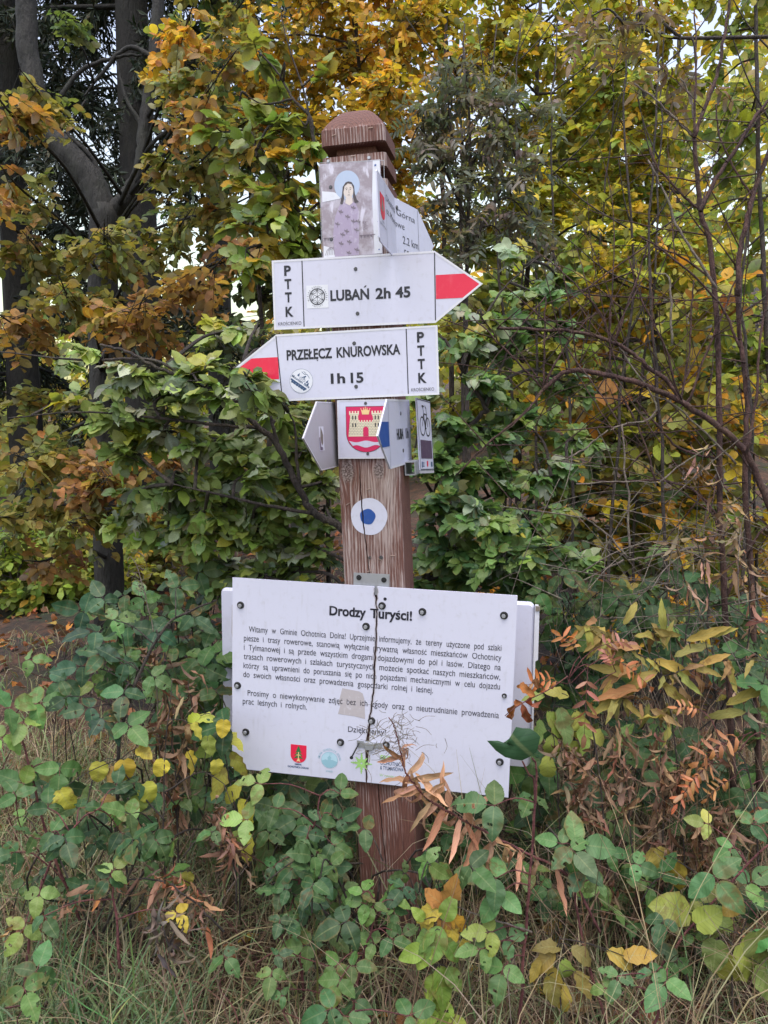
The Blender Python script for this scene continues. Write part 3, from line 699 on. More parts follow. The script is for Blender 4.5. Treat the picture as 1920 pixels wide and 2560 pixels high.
    part(s, 'cross_emblem', GOLD, lambda b: (b.rect(cx - 1, -189, cx + 1, -168, 1.0), b.rect(cx - 4.5, -176, cx + 4.5, -174.3, 1.0), b.poly([(cx, -180), (cx - 5, -192), (cx - 2, -190), (cx + 2, -190), (cx + 5, -192)], .95)))
    part(r, 'shield_caption', NAVY, lambda b: (write(b, 'GMINA', -165.5, -149.1, -199.5, 4.2, .6, .03), write(b, 'OCHOTNICA DOLNA', -182, -132.2, -206.5, 4.6, .6, .03)))
    ex, ey = -84.5, -179.5
    e = part(r, 'round_emblem', TEAL, lambda b: b.disc(ex, ey, 18.6, .45, 40))
    part(e, 'emblem_lines', TEAL2, lambda b: (b.ring(ex, ey, 18.8, .8, .7), b.poly([(ex - 18, ey - 3), (ex - 9, ey + 1), (ex - 2, ey - 2), (ex + 6, ey + 1), (ex + 18, ey - 3), (ex + 15, ey - 10), (ex + 5, ey - 17.5), (ex - 5, ey - 17.5), (ex - 15, ey - 10)], .6), b.poly([(ex - 5, ey - 12), (ex + 4, ey - 12), (ex + 3, ey + 4), (ex + 5, ey + 5), (ex, ey + 11), (ex - 5, ey + 5), (ex - 4, ey + 4)], .7), b.ring(ex + 2, ey + 14, 2.2, .6, .7, 14)))
    part(e, 'emblem_lettering', TEAL2, lambda b: (arc_text(b, 'GMINA OCHOTNICA DOLNA', ex, ey, 22.2, R(178), R(2), 5, .6, .01), write(b, '# WIEŻE', ex - 8, ex + 8, ey - 28.5, 3.6, .6, .01)))
    sx, sy = -11, -179.5
    def star(b):
        for i in range(8):
            a0 = R(45 * i); Lr = 25 if i % 2 == 0 else 19; ca, sa = math.cos(a0), math.sin(a0); P = [(2, -1.6)]
            for t in (.3, .5, .7, .86): P += [(Lr * t, -4.6 * (1.1 - t)), (Lr * t + 1.6, -6.4 * (1.1 - t)), (Lr * t + 2.2, -3 * (1.1 - t))]
            P += [(Lr, 0)]; P += [(x, -y) for x, y in P[::-1][1:]]
            b.poly([(sx + x * ca - y * sa, sy + x * sa + y * ca) for x, y in P], .5 + .02 * i)
    part(r, 'leaf_star_emblem', LIME, star)
    part(r, 'green_lettering', LIME, lambda b: (write(b, 'EKO', 31.8, 57, -165.5, 10, .6, .03), write(b, 'W rytmie natury', 30.4, 86, -205, 5.4, .6, -.005)))
    part(r, 'grey_lettering', NAVY, lambda b: (write(b, 'OCHOTNICA', 31.5, 84, -177.5, 8.6, .6, .005), write(b, '& TYLMANOWA', 31.5, 84, -189, 8.6, .6, .005)))
    part(r, 'torn_label', TORN, lambda b: b.poly([(-58, -10), (-20, -14), (-12, -18), (-8, -30), (-5, -76), (-30, -72), (-67, -70), (-62, -52), (-66, -44)], .4))
    for x, y in ((-295.7, 161.8), (-302.4, -25.2), (-282.3, -133.5), (-7.6, 133.9), (-59.9, -135.5), (9.7, -79), (26.7, 182.2), (115.2, 175), (288.8, 179.1), (293.4, -144.3)): bolt(r, x, y)
    bolt(r, 44, -131, 8); bolt(r, 296.9, 4.1, 5.5)
    part(r, 'hole', BLACK, lambda b: b.disc(33, 197.8, 3.6, .4, 16))
    p = part(r, 'mounting_plate', STEEL, lambda b: b.prism([(-39.4, 205), (40, 203), (40, 251), (-39.4, 250)], 3.5 - 12, -7))
    for x, y in ((-27.5, 240), (28, 238)):
        b = MB(); b.cyl(x, y, 6, -7, -5, 18, 5.4); b.cyl(x, y, 3, -5, -3, 12); b.build('bolt', BOLT, p)
    def clasp(b):
        b.prism([(-22, -126), (-6, -127), (-4, -126), (18, -128), (35, -127), (34, -140), (20, -140), (12, -146), (-1, -147), (-8, -141), (-22, -142)], .6, 2.6)
        b.prism([(-6, -128), (18, -129), (14, -143), (0, -144)], 2.6, 8)
    part(r, 'clasp', STEEL, clasp)
    n = MB(); n.tube([(-.0165, -.130, .006), (-.022, -.143, .012), (-.0305, -.1605, .016)], .0017, .0017, 8); n.cyl(-30.9, -161.8, 3.8, 14, 16.5, 12); n.build('bent_nail', BOLT, r)
def backboard():
    r = thing('backing_board', 'plain white sheet metal board behind the information board, its folded edges showing either side', 'sign', front_M(.0256, -.399, -.0535, .150), group=GS)
    def rr(x0, y0, x1, y1, q): return [(cx + q * math.cos(t), cy + q * math.sin(t)) for cx, cy, t0 in ((x1 - q, y1 - q, 0), (x0 + q, y1 - q, 1.571), (x0 + q, y0 + q, 3.142), (x1 - q, y0 + q, 4.712)) for t in np.linspace(t0, t0 + 1.571, 7)]
    part(r, 'sheet', PLASTIC, lambda b: b.prism(rr(-386, -199, 376, 199, 14), -2, 0))
    def fold(b):
        o = rr(-385.5, -198.5, 375.5, 198.5, 13); i = inset(o, 5); n = len(o); k = len(b.v)
        for P, z in ((o, 0), (i, 13)): b.v += [(x / 1000, y / 1000, z / 1000) for x, y in P]
        b.f += [(k + j, k + (j + 1) % n, k + n + (j + 1) % n, k + n + j) for j in range(n)]; b.f.append(tuple(k + n + j for j in range(n)))
    part(r, 'tray', PLASTIC, fold)
    part(r, 'flange', RIM, lambda b: b.prism([(376.5, -150), (385, -150), (385, -118), (381, -118), (381, 20), (381, 60), (387, 64), (387, 186), (384, 193), (376.5, 193)], -1, 6))
    part(r, 'glue_mark', TORN, lambda b: b.poly([(-354, 160), (-340, 160), (-338, 20), (-354, 18), (-352, 60), (-356, 90)], 13.4))
    part(r, 'clip', SCRAP, lambda b: b.prism([(378, 180), (388, 180), (388, 191), (378, 191)], 6, 9))
lubań(); knurowska(); crest(); icon(); ochotnica(); huba(); plainback(); bike(); board(); backboard()
# ------------------------------------------------------------------ leaves
SHAPE = {'beech': (.31, .86, .68), 'far': (.33, .9, .62), 'round': (.42, .85, .55), 'lance': (.115, .8, .85), 'narrow': (.075, .7, .8), 'heart': (.40, .62, .55), 'ovate': (.33, .76, .78), 'leaflet': (.16, .92, .7)}
def leaf_tpl(kind, n=4, cols=3, fold=.25, curl=.5, ser=0., wav=.0, seed=0, pleat=0):
    g = np.random.default_rng(seed)
    t = 1 - (1 - np.linspace(0, 1, n + 1)) ** 1.15
    wmax, pw, ex = SHAPE[kind]
    w = wmax * np.sin(np.pi * np.clip(t, 0.0, 1) ** pw).clip(1e-3) ** ex
    w[-1] = wmax * .02; w[0] = wmax * (.05 if kind != 'heart' else .35)
    if kind in ('ovate', 'beech', 'heart', 'round') and n > 4: w[-2] *= .75    # a drawn out tip
    if ser: w = w * (1 + ser * np.where(np.arange(n + 1) % 2, 1, -1) * (np.arange(n + 1) > 0))
    c = np.linspace(-1, 1, cols); V = []; UV = []
    a = curl * t; dt = np.diff(t); yy = np.concatenate([[0], np.cumsum(np.cos((a[1:] + a[:-1]) / 2) * dt)]); zz = -np.concatenate([[0], np.cumsum(np.sin((a[1:] + a[:-1]) / 2) * dt)])
    tw = g.normal(0, .25)
    for i in range(n + 1):
        for k in c:
            x = k * w[i]; z = fold * abs(x) + pleat * min(1, abs(k) * 1.6) * math.cos(2 * math.pi * 7 * (t[i] - .16 * abs(k))) * math.sin(math.pi * t[i]) + wav * abs(k) * math.sin(t[i] * 15 + (1.3 if k > 0 else 0) + seed) * w[i]
            an = tw * t[i]; V.append((x * math.cos(an) - z * math.sin(an), yy[i] - abs(k) * (.05 if ser else 0) * (1 - t[i]), zz[i] + z * math.cos(an) + x * math.sin(an))); UV.append((k, t[i]))
    F = [(i * cols + j, i * cols + j + 1, (i + 1) * cols + j + 1, (i + 1) * cols + j) for i in range(n) for j in range(cols - 1)]
    return np.array(V), np.array(F), np.array(UV)
T = {'beech': [leaf_tpl('beech', 8, 3, .16, c, .02, .14, s) for s, c in enumerate((.2, .6, 1.0, -.3))],
     'far': [leaf_tpl('far', 4, 3, .3, c, 0, .15, s) for s, c in enumerate((.2, .7, 1.1, -.3))],
     'round': [leaf_tpl('round', 5, 3, .2, c, .05, .3, s) for s, c in enumerate((.2, .6, -.2, .9))],
     'ovate': [leaf_tpl('ovate', 28, 5, .2, c, .02, .12, s, .012) for s, c in enumerate((.25, .6, .9, .1))],
     'heart': [leaf_tpl('heart', 10, 5, .18, c, .03, .2, s) for s, c in enumerate((.3, .8, 1.2))],
     'lance': [leaf_tpl('lance', 9, 3, .5, c, .10, .5, s) for s, c in enumerate((.5, 1.0, 1.6, .1))],
     'narrow': [leaf_tpl('narrow', 8, 3, .9, c, .06, .8, s) for s, c in enumerate((.5, 1.3, 2.2, -.9, 2.9))],
     'leaflet': [leaf_tpl('leaflet', 4, 3, .35, c, .08, .2, s) for s, c in enumerate((.3, .8, -.2, 1.6, 2.3, -.9))],
     'curled': [leaf_tpl('lance', 8, 3, 1.4, c, .1, 1.2, s) for s, c in enumerate((2.2, 3.2, 4.2, 1.2))],
     'litter': [leaf_tpl('beech', 3, 3, .4, c, 0, .5, s) for s, c in enumerate((.8, 1.4, -.8))],
     'needle': [leaf_tpl('narrow', 2, 3, .3, .2, 0, 0, 0)]}
def nibbled(tp, rows, cols): # a leaf with bites taken out of it
    V, F, U = tp; n = cols - 1; keep = [i for i in range(len(F)) if not any(r <= i // n <= r + d and i % n in c for r, d, c in rows)]
    return V, F[keep], U
T['ovate'] += [nibbled(T['ovate'][0], ((11, 3, (0,)), (18, 1, (3,))), 5), nibbled(T['ovate'][1], ((7, 1, (1,)), (15, 2, (3,)), (21, 4, (0, 1))), 5), nibbled(T['ovate'][2], ((12, 1, (2,)), (17, 3, (3,))), 5)]
T['beech'] += [nibbled(T['beech'][1], ((5, 2, (0,)),), 3)]
nrm = lambda v: v / (np.linalg.norm(v, axis=-1, keepdims=True) + 1e-9)
def jit(P, k=.16):
    P = np.asarray(P, float); return np.clip(P * np.exp(rng.normal(0, k, P.shape[:-1] + (1,))) * np.exp(rng.normal(0, k * .45, P.shape)), 0, .8)
def pick(pal, n):
    w = np.array([p[0] for p in pal], float); c = np.array([p[1:] for p in pal])[rng.choice(len(pal), n, p=w / w.sum())]; L = c @ (.3, .6, .1); return (L[:, None] + (c - L[:, None]) * 1.02).clip(.006) * 1.08
class Leaves:
    def __init__(s, tpl): s.tpl = T[tpl]; s.d = []
    def add(s, p, t, n, size, col, wide=1.0):
        p = np.asarray(p, float).reshape(-1, 3); m = len(p)
        t = nrm(np.broadcast_to(np.asarray(t, float), (m, 3))); n = np.broadcast_to(np.asarray(n, float), (m, 3))
        n = nrm(n - t * (n * t).sum(-1, keepdims=True)); b = np.cross(t, n)
        s.d.append((p, t, n, b, np.broadcast_to(np.asarray(size, float), (m,)), np.broadcast_to(np.asarray(col, float).reshape(-1, 3), (m, 3)), np.broadcast_to(np.asarray(wide, float), (m,))))
    def count(s): return sum(len(a[0]) for a in s.d)
    def build(s, name, m, parent, base=(0, 0, 0)):
        P, t, n, b, sz, c, wd = [np.concatenate([a[k] for a in s.d]) for k in range(7)]
        P = P - np.asarray(base); K = rng.integers(0, len(s.tpl), len(P)); V = []; F = []; U = []; C = []; off = 0
        for k, (tv, tf, tu) in enumerate(s.tpl):
            i = np.where(K == k)[0]
            if not len(i): continue
            fr = np.stack([b[i] * wd[i][:, None], t[i], n[i]], 1) * sz[i][:, None, None]
            V.append((P[i][:, None] + np.einsum('vk,mkj->mvj', tv, fr)).reshape(-1, 3))
            F.append((tf[None] + (np.arange(len(i)) * len(tv))[:, None, None] + off).reshape(-1, 4)); off += len(i) * len(tv)
            u = np.empty((len(i), len(tv), 3)); u[:, :, :2] = tu; u[:, :, 2] = rng.random((len(i), 1)); U.append(u.reshape(-1, 3))
            q = np.ones((len(i), len(tv), 4)); q[:, :, :3] = c[i][:, None]; C.append(q.reshape(-1, 4))
        V = np.concatenate(V); F = np.concatenate(F); U = np.concatenate(U); C = np.concatenate(C)
        me = bpy.data.meshes.new(name); me.vertices.add(len(V)); me.vertices.foreach_set('co', V.astype(np.float32).ravel())
        me.loops.add(F.size); me.loops.foreach_set('vertex_index', F.astype(np.int32).ravel())
        me.polygons.add(len(F)); me.polygons.foreach_set('loop_start', np.arange(0, F.size, 4, dtype=np.int32))
        me.polygons.foreach_set('use_smooth', np.ones(len(F), bool))
        me.attributes.new('leaf_col', 'FLOAT_COLOR', 'POINT').data.foreach_set('color', C.astype(np.float32).ravel())
        me.attributes.new('leaf_uv', 'FLOAT_VECTOR', 'POINT').data.foreach_set('vector', U.astype(np.float32).ravel())
        me.materials.append(m); me.update(calc_edges=True); me.validate()
        o = bpy.data.objects.new(name, me); COL.objects.link(o)
        if parent: o.parent = parent
        return o
UP = np.array((0, 0, 1.))
def sprays(L, tw, A, B, K, size, pal, flat=.35, start=.3, droop=.12, facing=.25, ang=50, mixcol=.25, rad=.0016):
    """leafy twigs from points A to points B, K leaves along each, alternately left and right, roughly in one plane"""
    M = len(A); D = B - A; Ln = np.linalg.norm(D, axis=1, keepdims=True); Dn = D / (Ln + 1e-9)
    t = start + (1 - start) * (np.arange(K) + .5 + rng.uniform(-.3, .3, (M, K))) / K
    P = A[:, None] + D[:, None] * t[..., None]; P[..., 2] -= droop * Ln * t ** 2
    tocam = nrm(CP - A)
    N = nrm(UP + rng.normal(0, flat, (M, 3)) + tocam * facing)
    Bv = nrm(np.cross(Dn, N)); sg = np.where((np.arange(K)[None] + rng.integers(0, 2, (M, 1))) % 2, 1, -1)[..., None]
    a = np.radians(rng.normal(ang, 12, (M, K)))[..., None]
    ld = Dn[:, None] * np.cos(a) + sg * Bv[:, None] * np.sin(a) + rng.normal(0, .22, (M, K, 3)) - np.array((0, 0, .15))
    ld[:, -1] = Dn + rng.normal(0, .15, (M, 3))
    nn = N[:, None] + rng.normal(0, .32, (M, K, 3))
    base = pick(pal, M)[:, None] * np.ones((1, K, 1)); alt = pick(pal, M * K).reshape(M, K, 3)
    c = np.where(rng.random((M, K, 1)) < mixcol, alt, base)
    sz = size * rng.uniform(.65, 1.15, (M, K)) * (1 - .25 * np.abs(t - .6))
    L.add(P.reshape(-1, 3), nrm(ld).reshape(-1, 3), nn.reshape(-1, 3), sz.ravel(), jit(c).reshape(-1, 3))
    if tw is not None:
        for i in range(M):
            m = (A[i] + B[i]) / 2; m = m - np.array((0, 0, droop * Ln[i, 0] * .25)); e = B[i] - np.array((0, 0, droop * Ln[i, 0]))
            tw.tube([A[i], m, e], rad, rad * .45, 3, 2)
def ball(n, r):
    v = nrm(rng.normal(0, 1, (n, 3))) * rng.random((n, 1)) ** .4; return v * np.asarray(r)
def plant(name, label, cat, base, stems, zones, leaf='beech', size=.07, pal=None, bark=BARK_TWIG, lmat=LEAF, group=None, trunkname='trunk', crown='crown', K=8, sides=6, **kw):
    """stems: [(points, r0, r1)], zones: [(centre, radii, twigs)] filled with leafy twigs hung on a limb from the nearest stem"""
    base = np.asarray(base, float); root = thing(name, label, cat, None, base, group)
    tb = MB(); tw = MB(); L = Leaves(leaf); SP = []
    for P, r0, r1 in stems:
        tb.tube(P, r0, r1, sides, 8, jit=min(r0 * .12, .0025)); SP.append(spline(np.array(P, float), 6))
    SPc = np.vstack(SP)
    for z in zones:
        c, r, M = np.asarray(z[0], float), np.asarray(z[1], float) * np.ones(3), z[2]; p = z[3] if len(z) > 3 and z[3] else pal
        d = np.linalg.norm(SPc - c, axis=1) + np.maximum(0, SPc[:, 2] - c[2]) * .7; s0 = SPc[d.argmin()]
        mid = (s0 + c) / 2 + np.array((0, 0, .06)) * np.linalg.norm(c - s0) + rng.normal(0, .02, 3)
        far = c + (c - s0) * .25; dist = np.linalg.norm(c - s0)
        tb.tube([s0, mid, c, far], min(.004 + dist * .006, .02), .0018, 5, 4)
        limb = spline(np.array([s0, mid, c, far]), 8); lo = int(len(limb) * (.35 if dist > r.max() else .1))
        A = limb[rng.integers(lo, len(limb), M)] + rng.normal(0, .012, (M, 3)); B = c + ball(M, r)
        k = B - A; l = np.linalg.norm(k, axis=1); ok = l > .06
        sprays(L, tw, A[ok], B[ok], K, size, p, **kw)
    tb.shift(base).build(trunkname, bark, root, True)
    if tw.v: tw.shift(base).build('twigs', bark, root, True)
    L.build(crown, lmat, root, base); return root

# leaf colours (reflectance)
YEL = [(4, .55, .43, .055), (1.5, .55, .32, .04), (3, .40, .35, .055), (1.5, .26, .28, .055)]
YGR = [(4, .36, .37, .065), (2.5, .36, .35, .055), (3, .21, .28, .06), (.7, .45, .32, .04), (.3, .22, .13, .06)]
LIMEP = [(4, .22, .29, .055), (3, .17, .24, .055), (2, .30, .32, .06), (1, .11, .17, .055), (.6, .40, .27, .04)]
GRN = [(4, .095, .15, .05), (3, .13, .19, .055), (2, .065, .115, .05), (1.2, .21, .24, .06), (.8, .20, .24, .17)]
GRN2 = [(4, .075, .125, .055), (3, .10, .155, .06), (2, .055, .095, .05), (.6, .17, .21, .06), (.3, .34, .26, .05)]
OLIVE = [(4, .225, .225, .065), (3, .28, .235, .065), (2, .155, .185, .06), (1.2, .26, .17, .045), (.5, .32, .15, .045)]
COPPER = [(4, .37, .205, .075), (3, .31, .185, .075), (2, .27, .15, .085), (1.5, .46, .27, .05), (1.5, .24, .2, .055)]
ORANGE = [(4, .58, .30, .04), (3, .54, .37, .045), (1, .44, .19, .045), (1.5, .38, .34, .055)]
ROWAN = [(4, .13, .15, .115), (3, .19, .18, .15), (2.5, .20, .155, .14), (1, .09, .11, .08)]
BROWN = [(4, .15, .085, .055), (3, .22, .13, .08), (2, .10, .055, .04), (1, .30, .18, .10)]
SALMON = [(4, .46, .26, .17), (3, .38, .215, .135), (1, .30, .15, .09)]
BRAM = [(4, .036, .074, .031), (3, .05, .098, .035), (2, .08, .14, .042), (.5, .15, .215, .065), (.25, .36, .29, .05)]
BRAML = [(4, .08, .16, .06), (3, .065, .135, .055), (2, .115, .19, .065), (.4, .24, .27, .07)]
YELLEAF = [(4, .38, .34, .06), (3, .30, .30, .06), (2, .40, .30, .05), (1, .22, .17, .06)]
DARKG = [(3, .016, .028, .018), (2, .010, .018, .013), (1, .03, .04, .022)]
up = np.array
def col_pts(l, d): return np.array([at(*q[:2], q[2] if len(q) > 2 else d) for q in l])

# ------------------------------------------------------------------ far woods and far ground cover
def far_woods():
    L = Leaves('far'); n = 15000
    # a deep belt of leafage beyond everything one can tell apart
    a = R(-42) + rng.random(n) * R(80); d = 11 + 8 * rng.random(n) ** .8
    x = CP[0] + np.sin(a) * d; y = CP[1] + np.cos(a) * d
    right = np.clip((a + R(14)) / R(10), 0, 1)
    z = ground_h(x, y) + rng.random(n) ** .9 * (2.6 + right * (1.6 + 1.2 * np.sin(a * 9) + .8 * np.sin(a * 31)))
    c = np.where(rng.random((n, 1)) < (.15 + .35 * right * np.clip((z - 2) / 3, 0, 1))[:, None], pick(YEL, n), np.where(rng.random((n, 1)) < .5, pick(YGR, n), pick(OLIVE, n)))
    L.add(np.stack([x, y, z], 1), rng.normal(0, 1, (n, 3)), UP + rng.normal(0, .7, (n, 3)), rng.uniform(.15, .30, n), jit(c, .25))
    tag(L.build('distant_woods', LEAF_FAR, None), 'distant autumn woodland closing the view behind the saplings', 'woodland', None, 'stuff')
far_woods()

# ------------------------------------------------------------------ big trees at the back on the left
def spruce(label, px, d, r, h, br, lean=0, bases=(0, 0)):
    b = gp(px, d); root = thing('spruce_tree', label, 'spruce', None, b, 'dark spruces at the back')
    tb = MB(); top = b + np.array((lean, 0, h)); tb.tube([b - (0, 0, .1), b + (top - b) * .3, b + (top - b) * .7, top], r, r * .35, 12, 6, rr=.03)
    bm = MB(); L = Leaves('needle')
    for z0, az, ln, dr in br:
        s = b + (top - b) * (z0 / h); D = np.array((math.sin(az), math.cos(az), 0)); e = s + D * ln + np.array((0, 0, -dr * ln)); m = s + D * ln * .5 + np.array((0, 0, -dr * ln * .3))
        bm.tube([s, m, e], .022, .006, 5, 4); pth = spline(np.array([s, m, e]), 10); n = int(30 * ln)
        i = rng.integers(int(len(pth) * .15), len(pth), n); A = pth[i]; side = np.cross(D, UP) * rng.choice([-1, 1], (n, 1))
        B = A + side * rng.uniform(.1, .42, (n, 1)) + D * rng.uniform(.05, .3, (n, 1)) + np.stack([np.zeros(n), np.zeros(n), -rng.uniform(.1, .55, n)], 1)
        t = rng.random((n, 44, 1)); P = (A[:, None] + (B - A)[:, None] * t).reshape(-1, 3); dv = np.repeat(nrm(B - A), 44, 0)
        L.add(P, nrm(dv * .8 + rng.normal(0, .5, P.shape)), rng.normal(0, 1, P.shape), rng.uniform(.06, .11, len(P)), jit(pick(DARKG, len(P))), 1.5)
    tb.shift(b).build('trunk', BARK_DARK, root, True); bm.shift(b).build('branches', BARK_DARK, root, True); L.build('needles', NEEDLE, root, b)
def brs(n, z0, z1, l0, l1, a0=-2.6, a1=2.6, dr=.25): return [(rng.uniform(z0, z1), rng.uniform(a0, a1), rng.uniform(l0, l1), rng.uniform(dr * .4, dr * 1.5)) for _ in range(n)]
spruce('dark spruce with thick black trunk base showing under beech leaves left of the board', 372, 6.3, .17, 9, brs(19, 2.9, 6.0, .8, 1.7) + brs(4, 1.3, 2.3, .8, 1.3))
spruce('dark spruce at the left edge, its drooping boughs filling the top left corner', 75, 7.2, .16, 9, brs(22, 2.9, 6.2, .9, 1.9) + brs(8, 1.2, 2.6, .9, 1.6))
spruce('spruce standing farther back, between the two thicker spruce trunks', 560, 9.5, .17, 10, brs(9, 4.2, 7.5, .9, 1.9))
def forked():
    d = 4.6; b = gp(262, d)
    stems = [([b - (0, 0, .1), at(262, 1000, d), at(258, 740, d), at(262, 520, d)], .085, .085),
             ([at(262, 540, d), at(225, 450, d), at(160, 375, d), at(105, 300, d), at(70, 120, d), at(60, -120, d)], .082, .055),
             ([at(268, 540, d), at(320, 490, d), at(352, 420, d), at(365, 300, d), at(388, 120, d), at(400, -100, d)], .052, .032),
             ([at(262, 505, d), at(235, 400, d), at(170, 330, d), at(215, 250, d)], .02, .006),
             ([at(390, 150, d), at(320, 120, d), at(250, 190, d), at(210, 240, d)], .018, .005),
             ([at(362, 330, d), at(310, 230, d), at(290, 130, d)], .014, .004),
             ([at(110, 310, d), at(200, 180, d), at(310, 140, d), at(370, 140, d)], .016, .006)]
    D = 3.3; Z = []
    for x, y, r, n, p, dd in ((120, 260, .20, 16, OLIVE, 3.4), (40, 300, .16, 14, COPPER, 3.2), (60, 480, .18, 12, OLIVE, 3.3), (450, 110, .2, 16, ORANGE, 3.4), (520, 220, .22, 18, OLIVE, 3.3), (470, 290, .15, 12, COPPER, 3.2),
                             (110, 640, .25, 26, OLIVE, 3.4), (260, 620, .25, 30, OLIVE, 3.3), (420, 600, .2, 18, OLIVE, 3.4), (180, 760, .22, 26, OLIVE, 3.2), (330, 800, .24, 34, COPPER, 3.1), (470, 730, .18, 20, COPPER, 3.0), (60, 820, .2, 16, COPPER, 3.2),
                             (480, 420, .2, 18, OLIVE, 3.4), (570, 330, .18, 14, OLIVE, 3.6), (60, 1000, .2, 14, OLIVE, 3.4), (100, 1150, .24, 30, OLIVE, 3.2), (260, 1190, .24, 34, COPPER, 3.1), (390, 1150, .2, 22, COPPER, 3.0), (60, 1290, .2, 22, OLIVE, 3.2), (200, 1300, .2, 20, OLIVE, 3.1),
                             (150, 60, .15, 9, GRN, 4.0), (560, 60, .2, 14, OLIVE, 3.6), (560, 520, .16, 14, OLIVE, 3.6), (20, 560, .16, 10, COPPER, 3.2), (400, 420, .14, 8, OLIVE, 3.5), (600, 640, .16, 14, COPPER, 3.3), (560, 830, .2, 16, GRN2, 3.4), (120, 1400, .16, 10, COPPER, 3.3)):
        Z.append((at(x, y, dd), (r * 1.15, r, r * .7), int(n * 1.25), p))
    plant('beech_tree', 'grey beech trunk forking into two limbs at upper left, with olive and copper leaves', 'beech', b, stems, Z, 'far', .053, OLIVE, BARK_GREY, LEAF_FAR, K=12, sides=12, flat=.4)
forked()
def bush(label, px, d, h, zones, **k):
    b = gp(px, d); st = []
    for i in range(k.pop('nst', 3)): st.append(([b + rng.normal(0, .03, 3) * (1, 1, 0), b + np.array((rng.normal(0, .06), rng.normal(0, .06), h * .5)), b + np.array((rng.normal(0, .16), rng.normal(0, .12), h))], k.get('r0', .012), .004))
    k.pop('r0', None); plant(k.pop('name', 'bush'), label, k.pop('cat', 'bush'), b, st, zones, **k)
# pale shrubs beyond the path
for px, d, h, lab, pal in ((50, 5.2, .5, 'pale green shrub beyond the path at the far left edge', LIMEP), (180, 5.4, .42, 'yellow green shrub beyond the path, beside the big dark trunk base', YGR), (300, 5.8, .55, 'dim olive shrub behind the dark trunk base', OLIVE)):
    b = gp(px, d); bush(lab, px, d, h, [(b + (dx, 0, h * q), (.45, .35, .2), 60) for dx, q in ((-.4, .5), (.3, .55), (0, .95), (.1, .25))], leaf='far', size=.07, pal=pal, lmat=LEAF_FAR, K=8, group='shrubs beyond the path')

# ------------------------------------------------------------------ saplings behind, right half
def sapling(label, stem, d, zones, pal, size=.07, leaf='far', r0=.016, extra=(), K=8, bark=BARK_TWIG, zd=.0, **k):
    P = col_pts(stem, d); b = P[0].copy(); b[2] = float(ground_h(b[0], b[1])); P = np.vstack([b - (0, 0, .05), P])
    st = [(P, r0, r0 * .3)] + [(col_pts(e, d), r0 * .5, r0 * .15) for e in extra]
    zq = k.pop('zflat', .75); zn = k.pop('dens', 1.0)
    Z = [(at(z[0], z[1], z[4] if len(z) > 4 and z[4] else d + rng.uniform(-zd, zd)), (z[2] * 1.1, z[2], z[2] * zq), int(z[3] * zn), z[5] if len(z) > 5 else None) for z in zones]
    plant('sapling', label, 'sapling', b, st, Z, leaf, size, pal, bark, LEAF_FAR if leaf == 'far' else LEAF, K=K, **k)
G2 = 'autumn saplings behind the post'
def wall(xs, ys, r, n, step): # a loose lattice of crown clusters
    out = []
    for y in range(ys[0], ys[1], step):
        for x in range(xs[0], xs[1], step): out.append((x + rng.uniform(-.3, .3) * step, y + rng.uniform(-.3, .3) * step, r * rng.uniform(.8, 1.2), n))
    return out
sapling('orange and yellow beech sapling rising behind the post top', [(900, 1500), (905, 900), (915, 420), (890, 60), (880, -200)], 3.9, wall((640, 1010), (-40, 330), .26, 26, 120) + [(1000, 430, .2, 22), (1020, 540, .2, 22), (980, 640, .2, 14)], [(3, *ORANGE[0][1:]), (3, *ORANGE[1][1:]), (2, .22, .2, .04), (3, .40, .27, .03)], .051, r0=.02, group=G2, zd=.5, dens=1.45, K=11)
sapling('tall sapling with deep yellow leaves, right of the post top', [(1120, 1500), (1130, 1000), (1105, 400), (1120, 0), (1130, -250)], 4.1, wall((1000, 1300), (-60, 280), .27, 26, 120), YEL, .051, r0=.02, group=G2, zd=.5, dens=1.45, K=11)
sapling('tall sapling with yellow and lime leaves above the red arrow tip', [(1290, 1600), (1300, 1000), (1330, 500), (1350, 0), (1360, -260)], 3.8, wall((1270, 1560), (-60, 620), .25, 22, 125), [*YEL, *YGR], .051, r0=.02, group=G2, zd=.5, dens=1.45, K=11)
sapling('tall sapling with yellow green leaves in the top right, behind the bare stems', [(1640, 1700), (1650, 1100), (1620, 500), (1600, 0), (1590, -260)], 3.6, wall((1530, 1780), (-60, 760), .25, 19, 130), [*YGR, *YEL[:2]], .051, r0=.02, group=G2, zd=.5, dens=1.45, K=11)
sapling('loose green and yellow sapling at the right edge of the view', [(1960, 1700), (1930, 1100), (1900, 500), (1890, 0), (1900, -250)], 3.7, wall((1760, 1990), (-60, 1000), .24, 13, 140), [*YGR, *LIMEP], .07, r0=.018, group=G2, zd=.5)
sapling('sapling with olive leaves low behind the red arrow tip', [(1250, 1700), (1260, 1300), (1290, 900), (1310, 640)], 3.6, wall((1160, 1480), (600, 1080), .24, 19, 130), [*OLIVE[:3], *YGR[:3]], .07, r0=.014, group=G2, zd=.5)
sapling('sapling with dull yellow leaves behind the arching red brown stems', [(1560, 1800), (1570, 1300), (1560, 900), (1540, 700)], 3.5, wall((1460, 1760), (720, 1420), .25, 19, 130), [*YGR, *OLIVE, *ORANGE[:1]], .068, r0=.014, group=G2, zd=.5)
sapling('dim olive and orange sapling low at the right edge', [(1900, 1900), (1890, 1400), (1880, 1000)], 3.5, wall((1740, 1990), (980, 1600), .25, 18, 140), [*OLIVE, *ORANGE[:2]], .065, r0=.013, group=G2, zd=.4)
